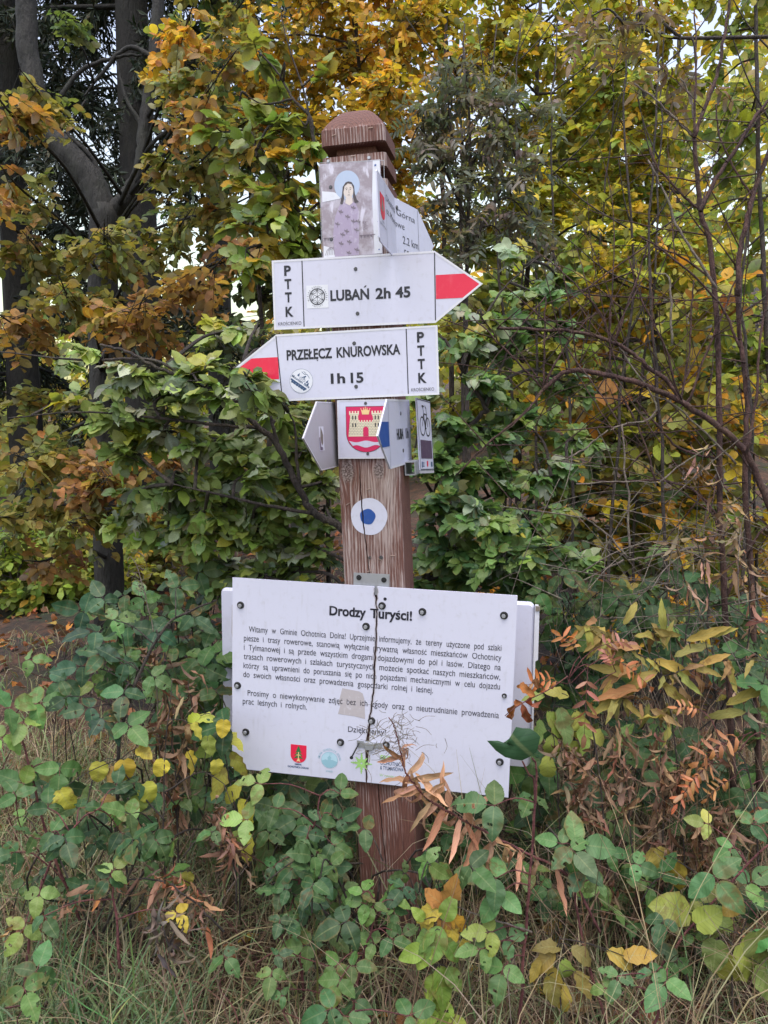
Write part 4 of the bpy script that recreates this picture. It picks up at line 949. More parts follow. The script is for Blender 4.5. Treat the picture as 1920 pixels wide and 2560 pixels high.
sapling('dim sapling with orange leaves between the green bush and the bare stems', [(1420, 1900), (1430, 1500), (1440, 1200)], 3.3, wall((1300, 1700), (1120, 1640), .24, 17, 130), [*GRN2[:3], *OLIVE, *ORANGE[:2]], .065, r0=.013, group=G2, zd=.4)
sapling('dark green sapling showing between the spruce trunks and the post top', [(690, 1500), (660, 900), (620, 400), (610, 0)], 4.4, wall((470, 720), (0, 560), .28, 22, 130) + [(640, 640, .2, 26), (660, 740, .2, 22), (600, 700, .2, 22), (690, 620, .18, 18), (730, 700, .18, 14)], [*GRN2[:3], *OLIVE[:3]], .07, r0=.02, group=G2, zd=.4)
sapling('second row sapling with amber leaves, far behind the signs', [(1000, 1500), (1010, 900), (1000, 300), (1010, -100)], 5.6, wall((780, 1300), (200, 900), .42, 22, 190), [*OLIVE[:3], *YGR, *ORANGE[:2]], .08, r0=.025, group=G2, zd=.6)
sapling('second row sapling with lime leaves, far behind the bare stems', [(1700, 1500), (1690, 900), (1700, 300), (1690, -100)], 5.6, wall((1300, 1960), (330, 1300), .42, 20, 190), [*OLIVE[:3], *YGR, *LIMEP[:2]], .08, r0=.025, group=G2, zd=.6)

# rowan: pinnate leaves
def pinnate(L, tb, p, d, n, ln, pal, pairs=6, lf=.36, rad=.0011, wide=.85):
    """compound leaves at points p"""
    p = np.asarray(p).reshape(-1, 3); M = len(p); d = nrm(np.broadcast_to(np.asarray(d, float), (M, 3))); n = np.broadcast_to(np.asarray(n, float), (M, 3)); n = nrm(n - d * (n * d).sum(-1, keepdims=True)); b = np.cross(d, n)
    ln = np.broadcast_to(np.asarray(ln, float), (M,)); c0 = pick(pal, M)
    for i in range(pairs + 1):
        t = .3 + .7 * i / pairs
        q = p + d * (ln * t)[:, None] - UP * (.35 * ln * t * t)[:, None]
        if i == pairs: L.add(q, d - UP * .5, n + rng.normal(0, .2, (M, 3)), ln * lf, jit(c0))
        else:
            for s in (-1, 1): L.add(q, d * .5 + b * s - UP * .25 + rng.normal(0, .12, (M, 3)), n + rng.normal(0, .42, (M, 3)), ln * lf * rng.uniform(.85, 1.1, M), jit(c0), wide)
    for i in range(M): tb.tube([p[i], p[i] + d[i] * ln[i] * .5 - UP * .09 * ln[i], p[i] + d[i] * ln[i] - UP * .35 * ln[i]], rad, rad * .5, 3, 2)
def rowan(label, stems, d, tips, pal, ln=.17, group=None, size_n=1, bark=BARK_TWIG, r0=.012, pairs=6, lm=LEAF_FAR):
    P = [col_pts(s, d) for s in stems]; b = P[0][0].copy(); b[2] = float(ground_h(b[0], b[1])); P[0] = np.vstack([b - (0, 0, .05), P[0]])
    root = thing('rowan', label, 'rowan', None, b, group); tb = MB(); tw = MB(); L = Leaves('leaflet')
    for i, q in enumerate(P): tb.tube(q, r0 if i == 0 else r0 * .5, .003, 6, 5)
    A = np.vstack([spline(q, 6)[2:] for q in P])
    for x, y, n, dd in tips:
        c = at(x, y, dd or d); s = A[np.linalg.norm(A - c, axis=1).argmin()]; tw.tube([s, (s + c) / 2 + UP * .03, c], .004, .002, 4, 3)
        dv = nrm(rng.normal(0, 1, (n, 3)) * (1, .8, .35) + (c - s) * 2); pinnate(L, tw, np.repeat(c[None], n, 0) + rng.normal(0, .012, (n, 3)), dv, UP + rng.normal(0, .35, (n, 3)), ln * rng.uniform(.75, 1.2, n), pal, pairs)
    tb.shift(b).build('trunk', bark, root, True); tw.shift(b).build('twigs', bark, root, True); L.build('crown', lm, root, b)
rowan('dusky grey green rowan with feathery leaflets, right of the post top', [[(1180, 1500), (1165, 900), (1170, 560), (1175, 330), (1160, 120)], [(1170, 560), (1110, 420), (1060, 330)], [(1165, 640), (1240, 500), (1290, 400)], [(1150, 800), (1150, 520), (1120, 250)], [(1172, 420), (1250, 300), (1300, 230)]], 2.75,
      [(1050, 290, 10, 0), (1100, 330, 10, 0), (1030, 350, 9, 0), (1130, 260, 11, 0), (1190, 250, 11, 0), (1250, 260, 10, 0), (1220, 330, 11, 0), (1160, 380, 11, 0), (1270, 370, 11, 0), (1100, 430, 10, 0), (1200, 440, 11, 0), (1300, 440, 10, 0), (1140, 500, 10, 0), (1250, 520, 11, 0), (1200, 580, 10, 0), (1320, 540, 9, 0), (1080, 540, 8, 0), (1270, 610, 9, 0), (1160, 640, 8, 0), (1330, 300, 9, 0), (1210, 180, 9, 0), (1140, 170, 8, 0)], ROWAN, .118)
rowan('wilting rowan branch with browned leaflets hanging in the top right', [[(1960, 1900), (1985, 900), (1960, 250), (1925, 92)], [(1925, 92), (1700, 95), (1640, 82), (1560, 60)], [(1700, 95), (1640, 40)]], 2.3,
      [(1560, 60, 3, 0), (1520, 80, 3, 0), (1600, 40, 2, 0), (1640, 130, 2, 0), (1700, 130, 2, 0), (1480, 40, 3, 0), (1740, 180, 2, 0)], [(3, .20, .13, .095), (2, .26, .17, .12), (2, .24, .22, .06), (1, .12, .075, .055)], .14, r0=.011)

# ------------------------------------------------------------------ middle distance: beeches round the post
def lime_sapling():
    d = 2.25; S0 = [(820, 1300), (822, 900), (806, 602), (783, 347), (775, 293), (733, 247), (694, 181), (644, 127)]
    ex = [[(806, 602), (736, 513), (690, 445), (640, 378)], [(790, 420), (740, 400), (690, 420)], [(783, 347), (760, 230), (720, 110), (700, 20)], [(812, 700), (740, 640), (670, 600)], [(733, 247), (660, 260), (600, 230)]]
    Z = [(x, y, r, n, None) for x, y, r, n in ((780, 190, .07, 5), (700, 200, .07, 5), (650, 140, .08, 6), (740, 290, .09, 8), (770, 370, .10, 10), (700, 330, .09, 7), (640, 380, .10, 9), (720, 450, .10, 11), (770, 480, .10, 11), (650, 470, .1, 9), (700, 540, .10, 11), (780, 580, .10, 10), (620, 560, .1, 8), (720, 620, .10, 9), (640, 650, .09, 7), (600, 250, .08, 5), (560, 330, .08, 5))]
    sapling('slim beech sapling with lime green leaves, just left of the painted icon', S0, d, Z, [*LIMEP, (2, .40, .24, .03)], .062, 'beech', .008, ex, K=7, flat=.3, group='young beeches round the post')
lime_sapling()
def left_beech():
    d = 1.98; S0 = [(900, 1420), (850, 1320), (790, 1285), (752, 1232), (694, 1111), (648, 1070), (600, 1025), (555, 995), (470, 950), (382, 914), (320, 880), (250, 862)]
    ex = [[(694, 1111), (668, 1010), (640, 930)], [(752, 1232), (742, 1150), (735, 1060), (700, 1000)], [(648, 1070), (520, 1060), (400, 1045), (200, 1030), (20, 1045)], [(470, 950), (380, 900), (210, 900), (0, 880)], [(790, 1285), (650, 1260), (520, 1230), (430, 1210)], [(600, 1025), (560, 960), (610, 900)]]
    Z = [(x, y, r, n, dd) for x, y, r, n, dd in ((640, 950, .075, 7, 1.78), (622, 945, .035, 9, 1.66), (655, 985, .04, 9, 1.66), (590, 920, .05, 4, 1.75), (560, 1000, .09, 9, 1.9), (480, 930, .09, 9, 1.95), (420, 980, .10, 11, 2.0), (340, 940, .09, 9, 2.0), (300, 1040, .10, 9, 2.0), (200, 1010, .09, 7, 2.05), (120, 1030, .07, 4, 2.05), (160, 890, .06, 4, 2.05), (260, 880, .07, 5, 2.0), (440, 1080, .12, 16, 2.1), (340, 1120, .11, 13, 2.1), (540, 1120, .12, 18, 2.1), (620, 1180, .12, 18, 2.1), (700, 1050, .09, 10, 2.1), (760, 1120, .09, 12, 2.15), (460, 1200, .12, 18, 2.1), (560, 1260, .13, 20, 2.15), (380, 1230, .11, 14, 2.15), (690, 1260, .12, 18, 2.15), (800, 1200, .09, 12, 2.15), (640, 1340, .13, 20, 2.2), (500, 1330, .12, 18, 2.2), (760, 1360, .12, 16, 2.2), (420, 1330, .1, 11, 2.2), (810, 1280, .09, 10, 2.2), (300, 1290, .09, 8, 2.2), (560, 1420, .12, 14, 2.25), (720, 1430, .12, 14, 2.25), (740, 930, .08, 6, 2.3), (690, 1180, .1, 9, 2.2), (640, 820, .08, 7, 2.2), (560, 830, .09, 7, 2.3))]
    P = [(4, .19, .265, .07), (3, .145, .21, .07), (3, .26, .33, .08), (.8, .07, .11, .05), (2.4, .33, .37, .27), (.6, .36, .36, .06)]  # palest grey green paints sky reflections and silvery undersides into the leaf colour
    sapling('low green beech reaching out to the left from behind the post on dark branches', S0, d, Z, P, .052, 'beech', .011, ex, K=13, flat=.24, group='young beeches round the post', facing=.4, zflat=.55, dens=1.15)
left_beech()
def right_beech():
    d = 2.2; S0 = [(1080, 1700), (1070, 1400), (1110, 1150), (1200, 1040), (1215, 1020), (1160, 930), (1120, 860), (1100, 840)]
    ex = [[(1215, 1020), (1260, 900), (1310, 800)], [(1080, 1300), (1200, 1250), (1330, 1200), (1420, 1180)], [(1075, 1450), (1180, 1400), (1300, 1380)], [(1090, 1250), (1040, 1150), (1050, 1050)], [(1160, 930), (1200, 820), (1260, 720), (1350, 640)]]
    Z = [(x, y, r, n, dd) for x, y, r, n, dd in ((1150, 850, .09, 10, 2.2), (1190, 790, .09, 9, 2.2), (1250, 800, .09, 9, 2.25), (1330, 730, .10, 10, 2.3), (1400, 700, .08, 7, 2.35), (1300, 640, .08, 6, 2.4), (1280, 870, .10, 12, 2.25), (1370, 820, .1, 11, 2.3), (1160, 950, .10, 12, 2.2), (1240, 960, .10, 10, 2.3), (1130, 1050, .10, 14, 2.2), (1210, 1080, .11, 15, 2.25), (1320, 1060, .11, 13, 2.35), (1120, 1160, .11, 18, 2.15), (1220, 1190, .11, 18, 2.15), (1340, 1180, .11, 14, 2.25), (1110, 1270, .11, 18, 2.1), (1210, 1290, .12, 20, 2.05), (1320, 1290, .11, 16, 2.1), (1140, 1380, .11, 18, 2.1), (1250, 1390, .12, 20, 2.0), (1370, 1370, .10, 13, 2.0), (1430, 1400, .08, 8, 2.0), (1180, 1460, .1, 12, 2.1), (1300, 1470, .1, 12, 2.05), (1080, 1440, .09, 10, 2.2), (1420, 960, .1, 8, 2.45), (1440, 1100, .1, 7, 2.4), (1060, 970, .07, 7, 2.2))]
    P = [(4, .10, .19, .06), (3, .135, .22, .065), (2, .055, .11, .05), (2, .18, .25, .065), (1.3, .24, .30, .20), (.5, .36, .32, .06)]
    sapling('bright green bushy beech to the right of the post, below the red arrow tip', S0, d, Z, P, .049, 'beech', .011, ex, K=13, flat=.24, group='young beeches round the post', facing=.4, zflat=.55, dens=1.15)
right_beech()

# bare elder stems on the right
def elder():
    d = 2.0; b = gp(1830, d); root = thing('elder_shrub', 'leafless shrub of forking red brown stems along the right side, some arching left', 'shrub', None, b)
    A = MB(); B = MB()
    for P, r in (([(1835, 2000), (1812, 1500), (1800, 1250), (1797, 950), (1785, 700), (1770, 590), (1751, 528), (1742, 430), (1735, 343)], .0085), ([(1735, 343), (1765, 260), (1793, 189), (1808, 110), (1820, 40), (1830, -60)], .0052), ([(1735, 343), (1738, 230), (1740, 130), (1736, 20)], .003),
                 ([(1751, 528), (1790, 450), (1858, 343), (1890, 290), (1940, 230)], .0056), ([(1751, 528), (1700, 480), (1640, 410), (1625, 370)], .0035), ([(1843, 740), (1850, 640), (1870, 540), (1882, 490), (1915, 400), (1960, 330)], .0075), ([(1900, 2000), (1880, 1500), (1862, 1150), (1868, 1000), (1850, 850), (1843, 740)], .0085),
                 ([(1960, 1350), (1910, 1233), (1866, 1134), (1800, 1070), (1718, 1015), (1620, 965), (1525, 939), (1456, 926), (1410, 932), (1377, 956), (1357, 976)], .0085), ([(1357, 976), (1330, 1010), (1298, 1045), (1214, 1114), (1140, 1188)], .0034), ([(1703, 1000), (1670, 955), (1624, 922), (1575, 880), (1530, 855), (1446, 830), (1357, 825), (1243, 820)], .006),
                 ([(1357, 970), (1362, 850), (1364, 740)], .0028), ([(1360, 970), (1400, 890), (1440, 830), (1490, 780)], .0028), ([(1352, 968), (1300, 910), (1245, 855), (1180, 790)], .0028), ([(1700, 1005), (1720, 900), (1728, 780), (1735, 700)], .003), ([(1696, 1000), (1660, 860), (1600, 740), (1570, 640)], .003), ([(1534, 858), (1570, 760), (1600, 680), (1620, 600)], .003), ([(1530, 850), (1500, 780), (1465, 735)], .0026), ([(1525, 940), (1524, 860), (1528, 780)], .0024),
                 ([(1718, 1015), (1760, 900), (1800, 800), (1840, 700)], .0034), ([(1866, 1134), (1890, 1000), (1900, 850), (1925, 700)], .004), ([(1797, 1150), (1700, 1120), (1640, 1060), (1590, 1000)], .0035), ([(1800, 1300), (1740, 1230), (1650, 1200), (1560, 1205), (1480, 1200)], .0034), ([(1640, 1205), (1600, 1080), (1560, 1000)], .0026), ([(1812, 1500), (1860, 1400), (1900, 1330), (1950, 1290)], .004), ([(1850, 870), (1800, 760), (1690, 650), (1600, 590)], .0034), ([(1882, 490), (1840, 430), (1800, 340), (1790, 260)], .003), ([(1785, 700), (1700, 640), (1640, 620)], .003)):
        A.tube(col_pts(P, d + rng.uniform(-.06, .06)), r, r * .62, 7, 5, jit=.0012, rr=.05)
    for P, r in (([(1735, 343), (1690, 300), (1640, 250), (1585, 208)], .0032), ([(1737, 330), (1728, 250), (1700, 195)], .0028), ([(1790, 720), (1740, 640), (1690, 560), (1655, 470), (1620, 400)], .0036), ([(1525, 1075), (1560, 1060), (1615, 1050), (1640, 1010), (1570, 900), (1545, 860)], .0028), ([(1415, 1150), (1470, 1115), (1520, 1075)], .0026), ([(1680, 860), (1676, 740), (1670, 690), (1640, 684)], .003), ([(1840, 1160), (1760, 1080), (1680, 1010), (1620, 985)], .003),
                 ([(1800, 1370), (1720, 1372), (1640, 1390), (1570, 1400)], .0045), ([(1570, 1395), (1500, 1320), (1440, 1290), (1250, 1265)], .003), ([(1560, 1400), (1480, 1440), (1400, 1480)], .0026), ([(1575, 1390), (1565, 1200), (1555, 1060)], .003), ([(1440, 1210), (1520, 1205), (1650, 1205)], .0022), ([(1650, 1205), (1720, 1150), (1790, 1110)], .0022)):
        B.tube(col_pts(P, d + rng.uniform(-.12, .04)), r, r * .6, 6, 5, jit=.0015)
    C = MB(); AV = np.array(A.v)
    for i in range(170): # fine side twigs, each springing from one of the stems
        s = AV[rng.integers(len(AV))]
        if s[2] < .35 or s[2] > 2.0: continue
        l = rng.uniform(.12, .42); v = nrm(CR * rng.normal(-.25, 1) + CU * rng.normal(.35, .8) + CF * rng.normal(0, .35)); w = rng.normal(0, .25, 3) - UP * .12
        C.tube([s, s + v * l * .45 + w * l * .1, s + v * l * .8 + w * l * .3, s + v * l + w * l * .6], rng.uniform(.0010, .0022), .0006, 4, 4, jit=.001)
    D = MB()
    for i in range(150): # dry tangle low in the shrub
        s = at(rng.uniform(1330, 1930), rng.normal(1430, 130), d + rng.normal(.05, .15)); a = rng.normal(.5, 1.1); l = rng.uniform(.12, .4); v = CR * math.cos(a) - CU * math.sin(a) + CF * rng.normal(0, .4); w = nrm(rng.normal(0, 1, 3))
        D.tube([s, s + v * l * .35 + w * l * .1, s + v * l * .7 + w * l * .12 - UP * .05 * l, s + v * l - UP * l * .2], rng.uniform(.0008, .0017), .0005, 4, 4)
    C.shift(b).build('fine_twigs', BARK_RED, root, True); D.shift(b).build('dry_tangle', BARK_PALE, root, True)
    A.shift(b).build('stems', BARK_RED, root, True); B.shift(b).build('dead_twigs', BARK_PALE, root, True)
elder()
# thin dark saplings' poles in the thicket
for i, (x0, x1, dd, r) in enumerate(((1180, 1150, 3.0, .010), (1520, 1560, 3.0, .009), (1440, 1380, 2.9, .008), (1330, 1290, 3.1, .008), (1690, 1640, 2.9, .009), (1470, 1530, 3.2, .007), (1250, 1230, 3.2, .010), (1600, 1650, 3.1, .008), (1860, 1930, 2.8, .009))):
    b = gp(x0, dd); o = MB(); P = [b - (0, 0, .05), at(x0 + rng.uniform(-40, 40), 1100, dd), at((x0 + x1) / 2 + rng.uniform(-45, 45), 700, dd), at(x1, 300, dd), at(x1 + 12, 60, dd)]; o.tube(P, r * .8, r * .3, 6, 5, jit=.004)
    for k in range(5):
        s = P[1 + k % 3] + (P[2 + k % 3] - P[1 + k % 3]) * rng.random(); e = s + np.array((rng.uniform(-.35, .35), rng.uniform(-.1, .1), rng.uniform(.2, .45))); o.tube([s, (s + e) / 2 + (0, 0, -.03), e], r * .4, r * .15, 4, 3)
    t = o.shift(b).build('bare_sapling', BARK_TWIG, None, True); t.location = tuple(b)
    tag(t, 'thin leafless dark sapling stem standing in the thicket right of the post', 'sapling', 'leafless stems in the thicket')
# ------------------------------------------------------------------ near plants: brambles
def facing(p, k=.55, j=.3): return nrm(UP * .75 + nrm(CP - p) * k + rng.normal(0, j, 3))
def trif(L, tb, s, p, d, size, col, n=None, pet=True, spread=88, k5=False):
    """one bramble leaf: a stalk from s to p carrying three toothed leaflets, the middle one along d"""
    p = np.asarray(p, float); n = facing(p) if n is None else n; d = nrm(np.asarray(d, float)); d = nrm(d - n * (d @ n)); b = np.cross(d, n)
    if s is not None: tb.tube([s, (s + p) / 2 + UP * .012, p], .0016, .001, 5, 3)
    a = math.radians(spread + rng.normal(0, 8)); q = p + d * size * .24
    L.add(q, d, n + rng.normal(0, .15, 3), size * .95, jit(col, .17)); tb.tube([p, q + d * size * .02], .001, .0008, 4, 1)
    for sg in (-1, 1):
        t = d * math.cos(a) + sg * b * math.sin(a); o = p + t * size * .05; tb.tube([p, o], .0009, .0007, 4, 1); L.add(o, t - UP * .1, n + sg * b * .1 + rng.normal(0, .2, 3), size * rng.uniform(.74, .9), jit(col, .17))
def bramble(label, cane, d, leaves=(), auto=None, pal=BRAM, size=.075, r=.0032, group=None, n_auto=0, tpl='ovate', mat_=None, bark=None, spread=.09):
    """cane: pixel path; leaves: (x, y, heading in degrees clockwise from right, length px, depth); auto: more leaves along the cane"""
    P = col_pts(cane, d); b = P[0].copy(); tb = MB(); L = Leaves(tpl)
    root = thing('bramble', label, 'bramble', None, b, group); tb.tube(P, r, r * .45, 7, 5, jit=.001)
    sp = spline(P, 8)
    for i in range(0, len(sp) - 1, 3): # thorns
        a = rng.random() * 6.28; v = nrm(CR * math.cos(a) + nrm(CP - sp[i]) * math.sin(a) + UP * .2); tb.tube([sp[i], sp[i] + v * r * 2.2], r * .5, .0002, 4, 1)
    for x, y, h, lpx, dd, *c in leaves:
        p = at(x, y, dd); dv = CR * math.cos(R(h)) - CU * math.sin(R(h)); s = sp[np.linalg.norm(sp - p, axis=1).argmin()]
        if np.linalg.norm(s - p) > .13: # a shoot of its own from the ground
            g0 = p + np.array((rng.normal(0, .05), rng.normal(.05, .03), -.1)); gz = min(float(ground_h(g0[0], g0[1])), p[2] - .05); g1 = np.array((g0[0] + rng.normal(0, .12), g0[1] + rng.normal(.05, .08), gz)); tb.tube([g1, (g1 + g0) / 2 + (rng.normal(0, .04), rng.normal(0, .04), .05), g0, p - UP * .03], .0015, .001, 5, 4); s = p - UP * .03
        trif(L, tb, s, p, dv, lpx / 1995 * dd * .9, up(c[0]) if c else pick(pal, 1)[0], nrm(nrm(CP - p) * .8 + UP * .45 + rng.normal(0, .18, 3)))
    for i in range(n_auto):
        s = sp[rng.integers(len(sp) // 8, len(sp))]; v = nrm(CR * rng.normal(0, 1) + CU * rng.normal(.35, .8) - CF * abs(rng.normal(.5, .5))); p = s + v * rng.uniform(.4, 1.1) * spread
        trif(L, tb, s, p, v * (1, 1, .4) + rng.normal(0, .3, 3), size * rng.uniform(.65, 1.15), pick(pal, 1)[0])
    tb.shift(b).build('cane', bark or CANE, root, True)
    if L.d: L.build('foliage', mat_ or LEAF_BRAMBLE, root, b)
    return root
GB = 'brambles round the foot of the post'
bramble('tall bramble with a thick red cane, right of the information board', [(1296, 2640), (1299, 2560), (1314, 2330), (1334, 2106), (1341, 1932), (1330, 1895)], 1.47,
        [(1236, 2014, 195, 108, 1.46), (1240, 2196, 195, 105, 1.45), (1252, 2232, 120, 85, 1.45), (1230, 2330, 170, 75, 1.44), (1258, 2420, 100, 85, 1.44), (1262, 2350, 330, 70, 1.46), (1206, 2372, 160, 70, 1.43)], pal=BRAML, r=.0036, group=GB)
def big_leaf():
    # the broad pointed leaf that hangs over the board's lower right corner
    px = [(1217, 1851), (1245, 1853), (1257, 1858), (1272, 1845), (1290, 1817), (1308, 1822), (1325, 1821), (1340, 1830), (1350, 1841), (1345, 1862), (1340, 1878), (1325, 1892), (1306, 1903), (1285, 1898), (1262, 1892), (1240, 1878)]
    d = 1.44; c = at(1288, 1862, d); b = at(1334, 2106, 1.47); root = thing('bramble', 'single broad dark green pointed leaf over the lower right corner of the board', 'bramble leaf', None, b, GB)
    me = MB(); n = len(px); V = []
    for x, y in px: p = at(x, y, d); p = p - CF * (.004 * math.sin(x * .09)); V.append(p)
    ri = [(c * .5 + p * .5) - CF * .006 for p in V]; me.v = [tuple(q) for q in V + ri + [c - CF * .002]]
    me.f = [(n + j, n + (j + 1) % n, (j + 1) % n, j) for j in range(n)] + [(2 * n, n + (j + 1) % n, n + j) for j in range(n)]
    ob = me.shift(b).build('leaf', LEAF_BRAMBLE, root, True); m = ob.data
    m.attributes.new('leaf_col', 'FLOAT_COLOR', 'POINT').data.foreach_set('color', np.tile([.03, .075, .034, 1], len(m.vertices)).astype(np.float32))
    uv = np.array([((x - y + 560) / 110, (1905 - y) / 90, .3) for x, y in px] + [(((x + 1288) / 2 - (y + 1862) / 2 + 560) / 110, (1905 - (y + 1862) / 2) / 90, .3) for x, y in px] + [(-.1, .48, .3)])
    m.attributes.new('leaf_uv', 'FLOAT_VECTOR', 'POINT').data.foreach_set('vector', uv.astype(np.float32).ravel())
    t = MB(); t.tube([at(1306, 1903, d), at(1322, 1935, 1.45), at(1336, 1960, 1.465), b], .0016, .002, 5, 4); t.shift(b).build('stalk', CANE, root, True)
big_leaf()
bramble('bramble spray with large green leaves on the right, beside the tall red cane', [(1560, 2700), (1470, 2400), (1440, 2250), (1440, 2140)], 1.5, [(1428, 2122, 60, 85, 1.48), (1440, 2110, 10, 105, 1.5), (1405, 2110, 200, 65, 1.5), (1500, 2210, 160, 45, 1.52), (1590, 2160, 30, 60, 1.6)], pal=BRAML, group=GB)
bramble('bramble with fresh green leaves near the bottom right edge, on a long slanting cane', [(1540, 2640), (1640, 2440), (1760, 2280), (1900, 2130), (1990, 2060)], 1.55, [(1785, 2190, 50, 100, 1.5), (1870, 2210, 330, 80, 1.55), (1770, 2060, 200, 55, 1.6), (1880, 2060, 320, 65, 1.6), (1830, 2120, 140, 60, 1.6), (1920, 2330, 70, 90, 1.5)], pal=BRAML, group=GB)
bramble('small bramble with bright three part leaves low on the right, above the bottom edge', [(1620, 2680), (1640, 2560), (1660, 2460), (1670, 2420)], 1.4, [(1668, 2450, 95, 90, 1.38), (1640, 2430, 190, 55, 1.4), (1545, 2440, 100, 62, 1.4), (1520, 2470, 180, 50, 1.4)], pal=BRAML, group=GB)
bramble('bramble climbing over the foot of the post with glossy dark leaves', [(900, 2700), (880, 2560), (905, 2400), (930, 2320), (935, 2250)], 1.5, [(915, 2260, 200, 62, 1.5), (905, 2235, 290, 55, 1.5), (935, 2260, 100, 55, 1.5), (985, 2275, 100, 50, 1.55), (985, 2250, 30, 45, 1.55), (975, 2345, 30, 60, 1.5), (935, 2360, 210, 55, 1.5), (1000, 2340, 320, 55, 1.52), (880, 2415, 10, 62, 1.45), (845, 2410, 120, 60, 1.45), (850, 2450, 110, 75, 1.42), (880, 2500, 30, 60, 1.42)], pal=BRAM, group=GB)
bramble('bramble with dark leaves at the bottom edge, just left of the post foot', [(800, 2700), (810, 2600), (830, 2540)], 1.35, [(830, 2520, 150, 85, 1.32), (860, 2540, 20, 65, 1.34), (1020, 2540, 330, 80, 1.34)], pal=[(1, .05, .105, .04)], group=GB)
bramble('bramble with small dark leaves standing left of the post below the board', [(760, 2500), (745, 2300), (755, 2150), (790, 2050), (800, 1990)], 1.65, [(770, 2085, 100, 70, 1.62), (800, 2050, 300, 62, 1.64), (830, 2110, 40, 60, 1.64), (735, 2165, 120, 62, 1.62), (690, 2160, 110, 52, 1.62), (800, 2195, 200, 62, 1.6), (820, 2165, 320, 55, 1.6), (845, 2050, 330, 62, 1.66), (850, 1985, 270, 60, 1.66), (700, 2230, 190, 60, 1.6), (720, 2290, 80, 62, 1.58), (765, 2250, 20, 60, 1.58), (690, 2020, 200, 62, 1.66), (650, 1960, 200, 70, 1.64), (620, 2050, 180, 75, 1.6)], pal=BRAM, group=GB)
bramble('long arching bramble with big pleated dark leaves left of the board', [(290, 2100), (300, 1850), (350, 1680), (420, 1560), (470, 1530), (540, 1500)], 1.75, [(205, 1665, 160, 72, 1.75), (165, 1700, 130, 70, 1.75), (255, 1640, 200, 72, 1.75), (310, 1660, 200, 75, 1.75), (310, 1730, 100, 75, 1.72), (225, 1770, 150, 72, 1.7), (255, 1795, 60, 80, 1.7), (170, 1740, 150, 60, 1.72), (240, 1580, 140, 80, 1.78), (285, 1550, 320, 70, 1.78), (390, 1580, 20, 62, 1.8), (380, 1690, 30, 62, 1.75), (320, 1810, 60, 80, 1.7), (440, 1470, 340, 70, 1.85), (480, 1540, 30, 62, 1.8), (210, 1530, 190, 75, 1.85), (260, 1500, 250, 66, 1.85), (360, 1500, 250, 62, 1.9)], pal=[(3, .035, .075, .042), (2, .05, .10, .05), (1, .085, .16, .06)], r=.0045, group=GB, bark=BARK_TWIG)
bramble('bramble reaching in from the left edge with large light green leaves', [(200, 2300), (120, 2100), (70, 1900), (25, 1780), (-40, 1700)], 1.7, [(20, 1770, 330, 95, 1.65), (90, 1760, 340, 85, 1.7), (60, 1800, 100, 70, 1.68), (10, 1840, 120, 80, 1.65), (70, 1650, 340, 55, 1.9), (85, 1930, 0, 62, 1.7), (150, 1920, 100, 80, 1.65), (60, 1960, 200, 75, 1.65)], pal=[(2, .11, .20, .06), (2, .08, .16, .055), (1, .16, .25, .07)], group=GB)
bramble('bramble with mid green leaves at the lower left, above the pale grass', [(60, 2500), (80, 2300), (130, 2150), (200, 2050), (250, 2020)], 1.55, [(130, 2080, 20, 75, 1.55), (85, 2095, 200, 60, 1.55), (40, 2130, 130, 72, 1.55), (150, 2110, 60, 70, 1.52), (120, 2020, 270, 62, 1.58), (200, 2020, 330, 62, 1.6), (300, 2080, 40, 70, 1.6), (330, 2050, 200, 40, 1.62), (40, 1990, 250, 66, 1.6), (290, 1970, 280, 60, 1.65), (100, 2230, 90, 62, 1.5), (60, 2320, 120, 70, 1.45)], pal=BRAM, group=GB)
bramble('low bramble shoot with pointed dark leaves in the grass at the left', [(300, 2420), (290, 2300), (280, 2200)], 1.45, [(280, 2180, 300, 62, 1.45), (275, 2190, 120, 60, 1.45), (110, 2290, 60, 62, 1.42), (90, 2430, 300, 80, 1.35), (60, 2470, 70, 80, 1.32), (390, 2100, 60, 70, 1.6), (360, 2110, 140, 60, 1.6), (380, 2140, 100, 70, 1.6), (440, 2280, 70, 55, 1.45), (560, 2390, 60, 62, 1.4), (700, 2300, 100, 45, 1.45), (705, 2310, 20, 42, 1.45), (680, 2430, 100, 62, 1.38), (690, 2390, 330, 45, 1.4), (710, 2490, 190, 40, 1.36)], pal=BRAM, group=GB)
# thickets farther in, filling the dark behind the board
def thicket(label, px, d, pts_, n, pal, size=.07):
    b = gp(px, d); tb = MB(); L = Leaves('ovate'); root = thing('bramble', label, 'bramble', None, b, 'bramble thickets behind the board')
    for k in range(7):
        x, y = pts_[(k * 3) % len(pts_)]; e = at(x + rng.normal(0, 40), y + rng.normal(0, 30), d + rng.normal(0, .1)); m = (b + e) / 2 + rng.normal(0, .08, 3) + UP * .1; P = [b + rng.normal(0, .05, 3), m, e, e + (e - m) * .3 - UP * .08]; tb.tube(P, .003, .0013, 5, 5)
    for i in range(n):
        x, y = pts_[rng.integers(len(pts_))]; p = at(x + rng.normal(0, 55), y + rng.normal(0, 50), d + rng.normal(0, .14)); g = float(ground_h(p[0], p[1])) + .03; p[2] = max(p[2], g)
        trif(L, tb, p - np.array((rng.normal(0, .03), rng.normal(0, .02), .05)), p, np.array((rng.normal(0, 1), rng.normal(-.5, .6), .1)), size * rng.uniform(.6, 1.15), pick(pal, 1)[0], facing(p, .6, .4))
    tb.shift(b).build('canes', BARK_TWIG, root, True); L.build('foliage', LEAF_BRAMBLE, root, b)
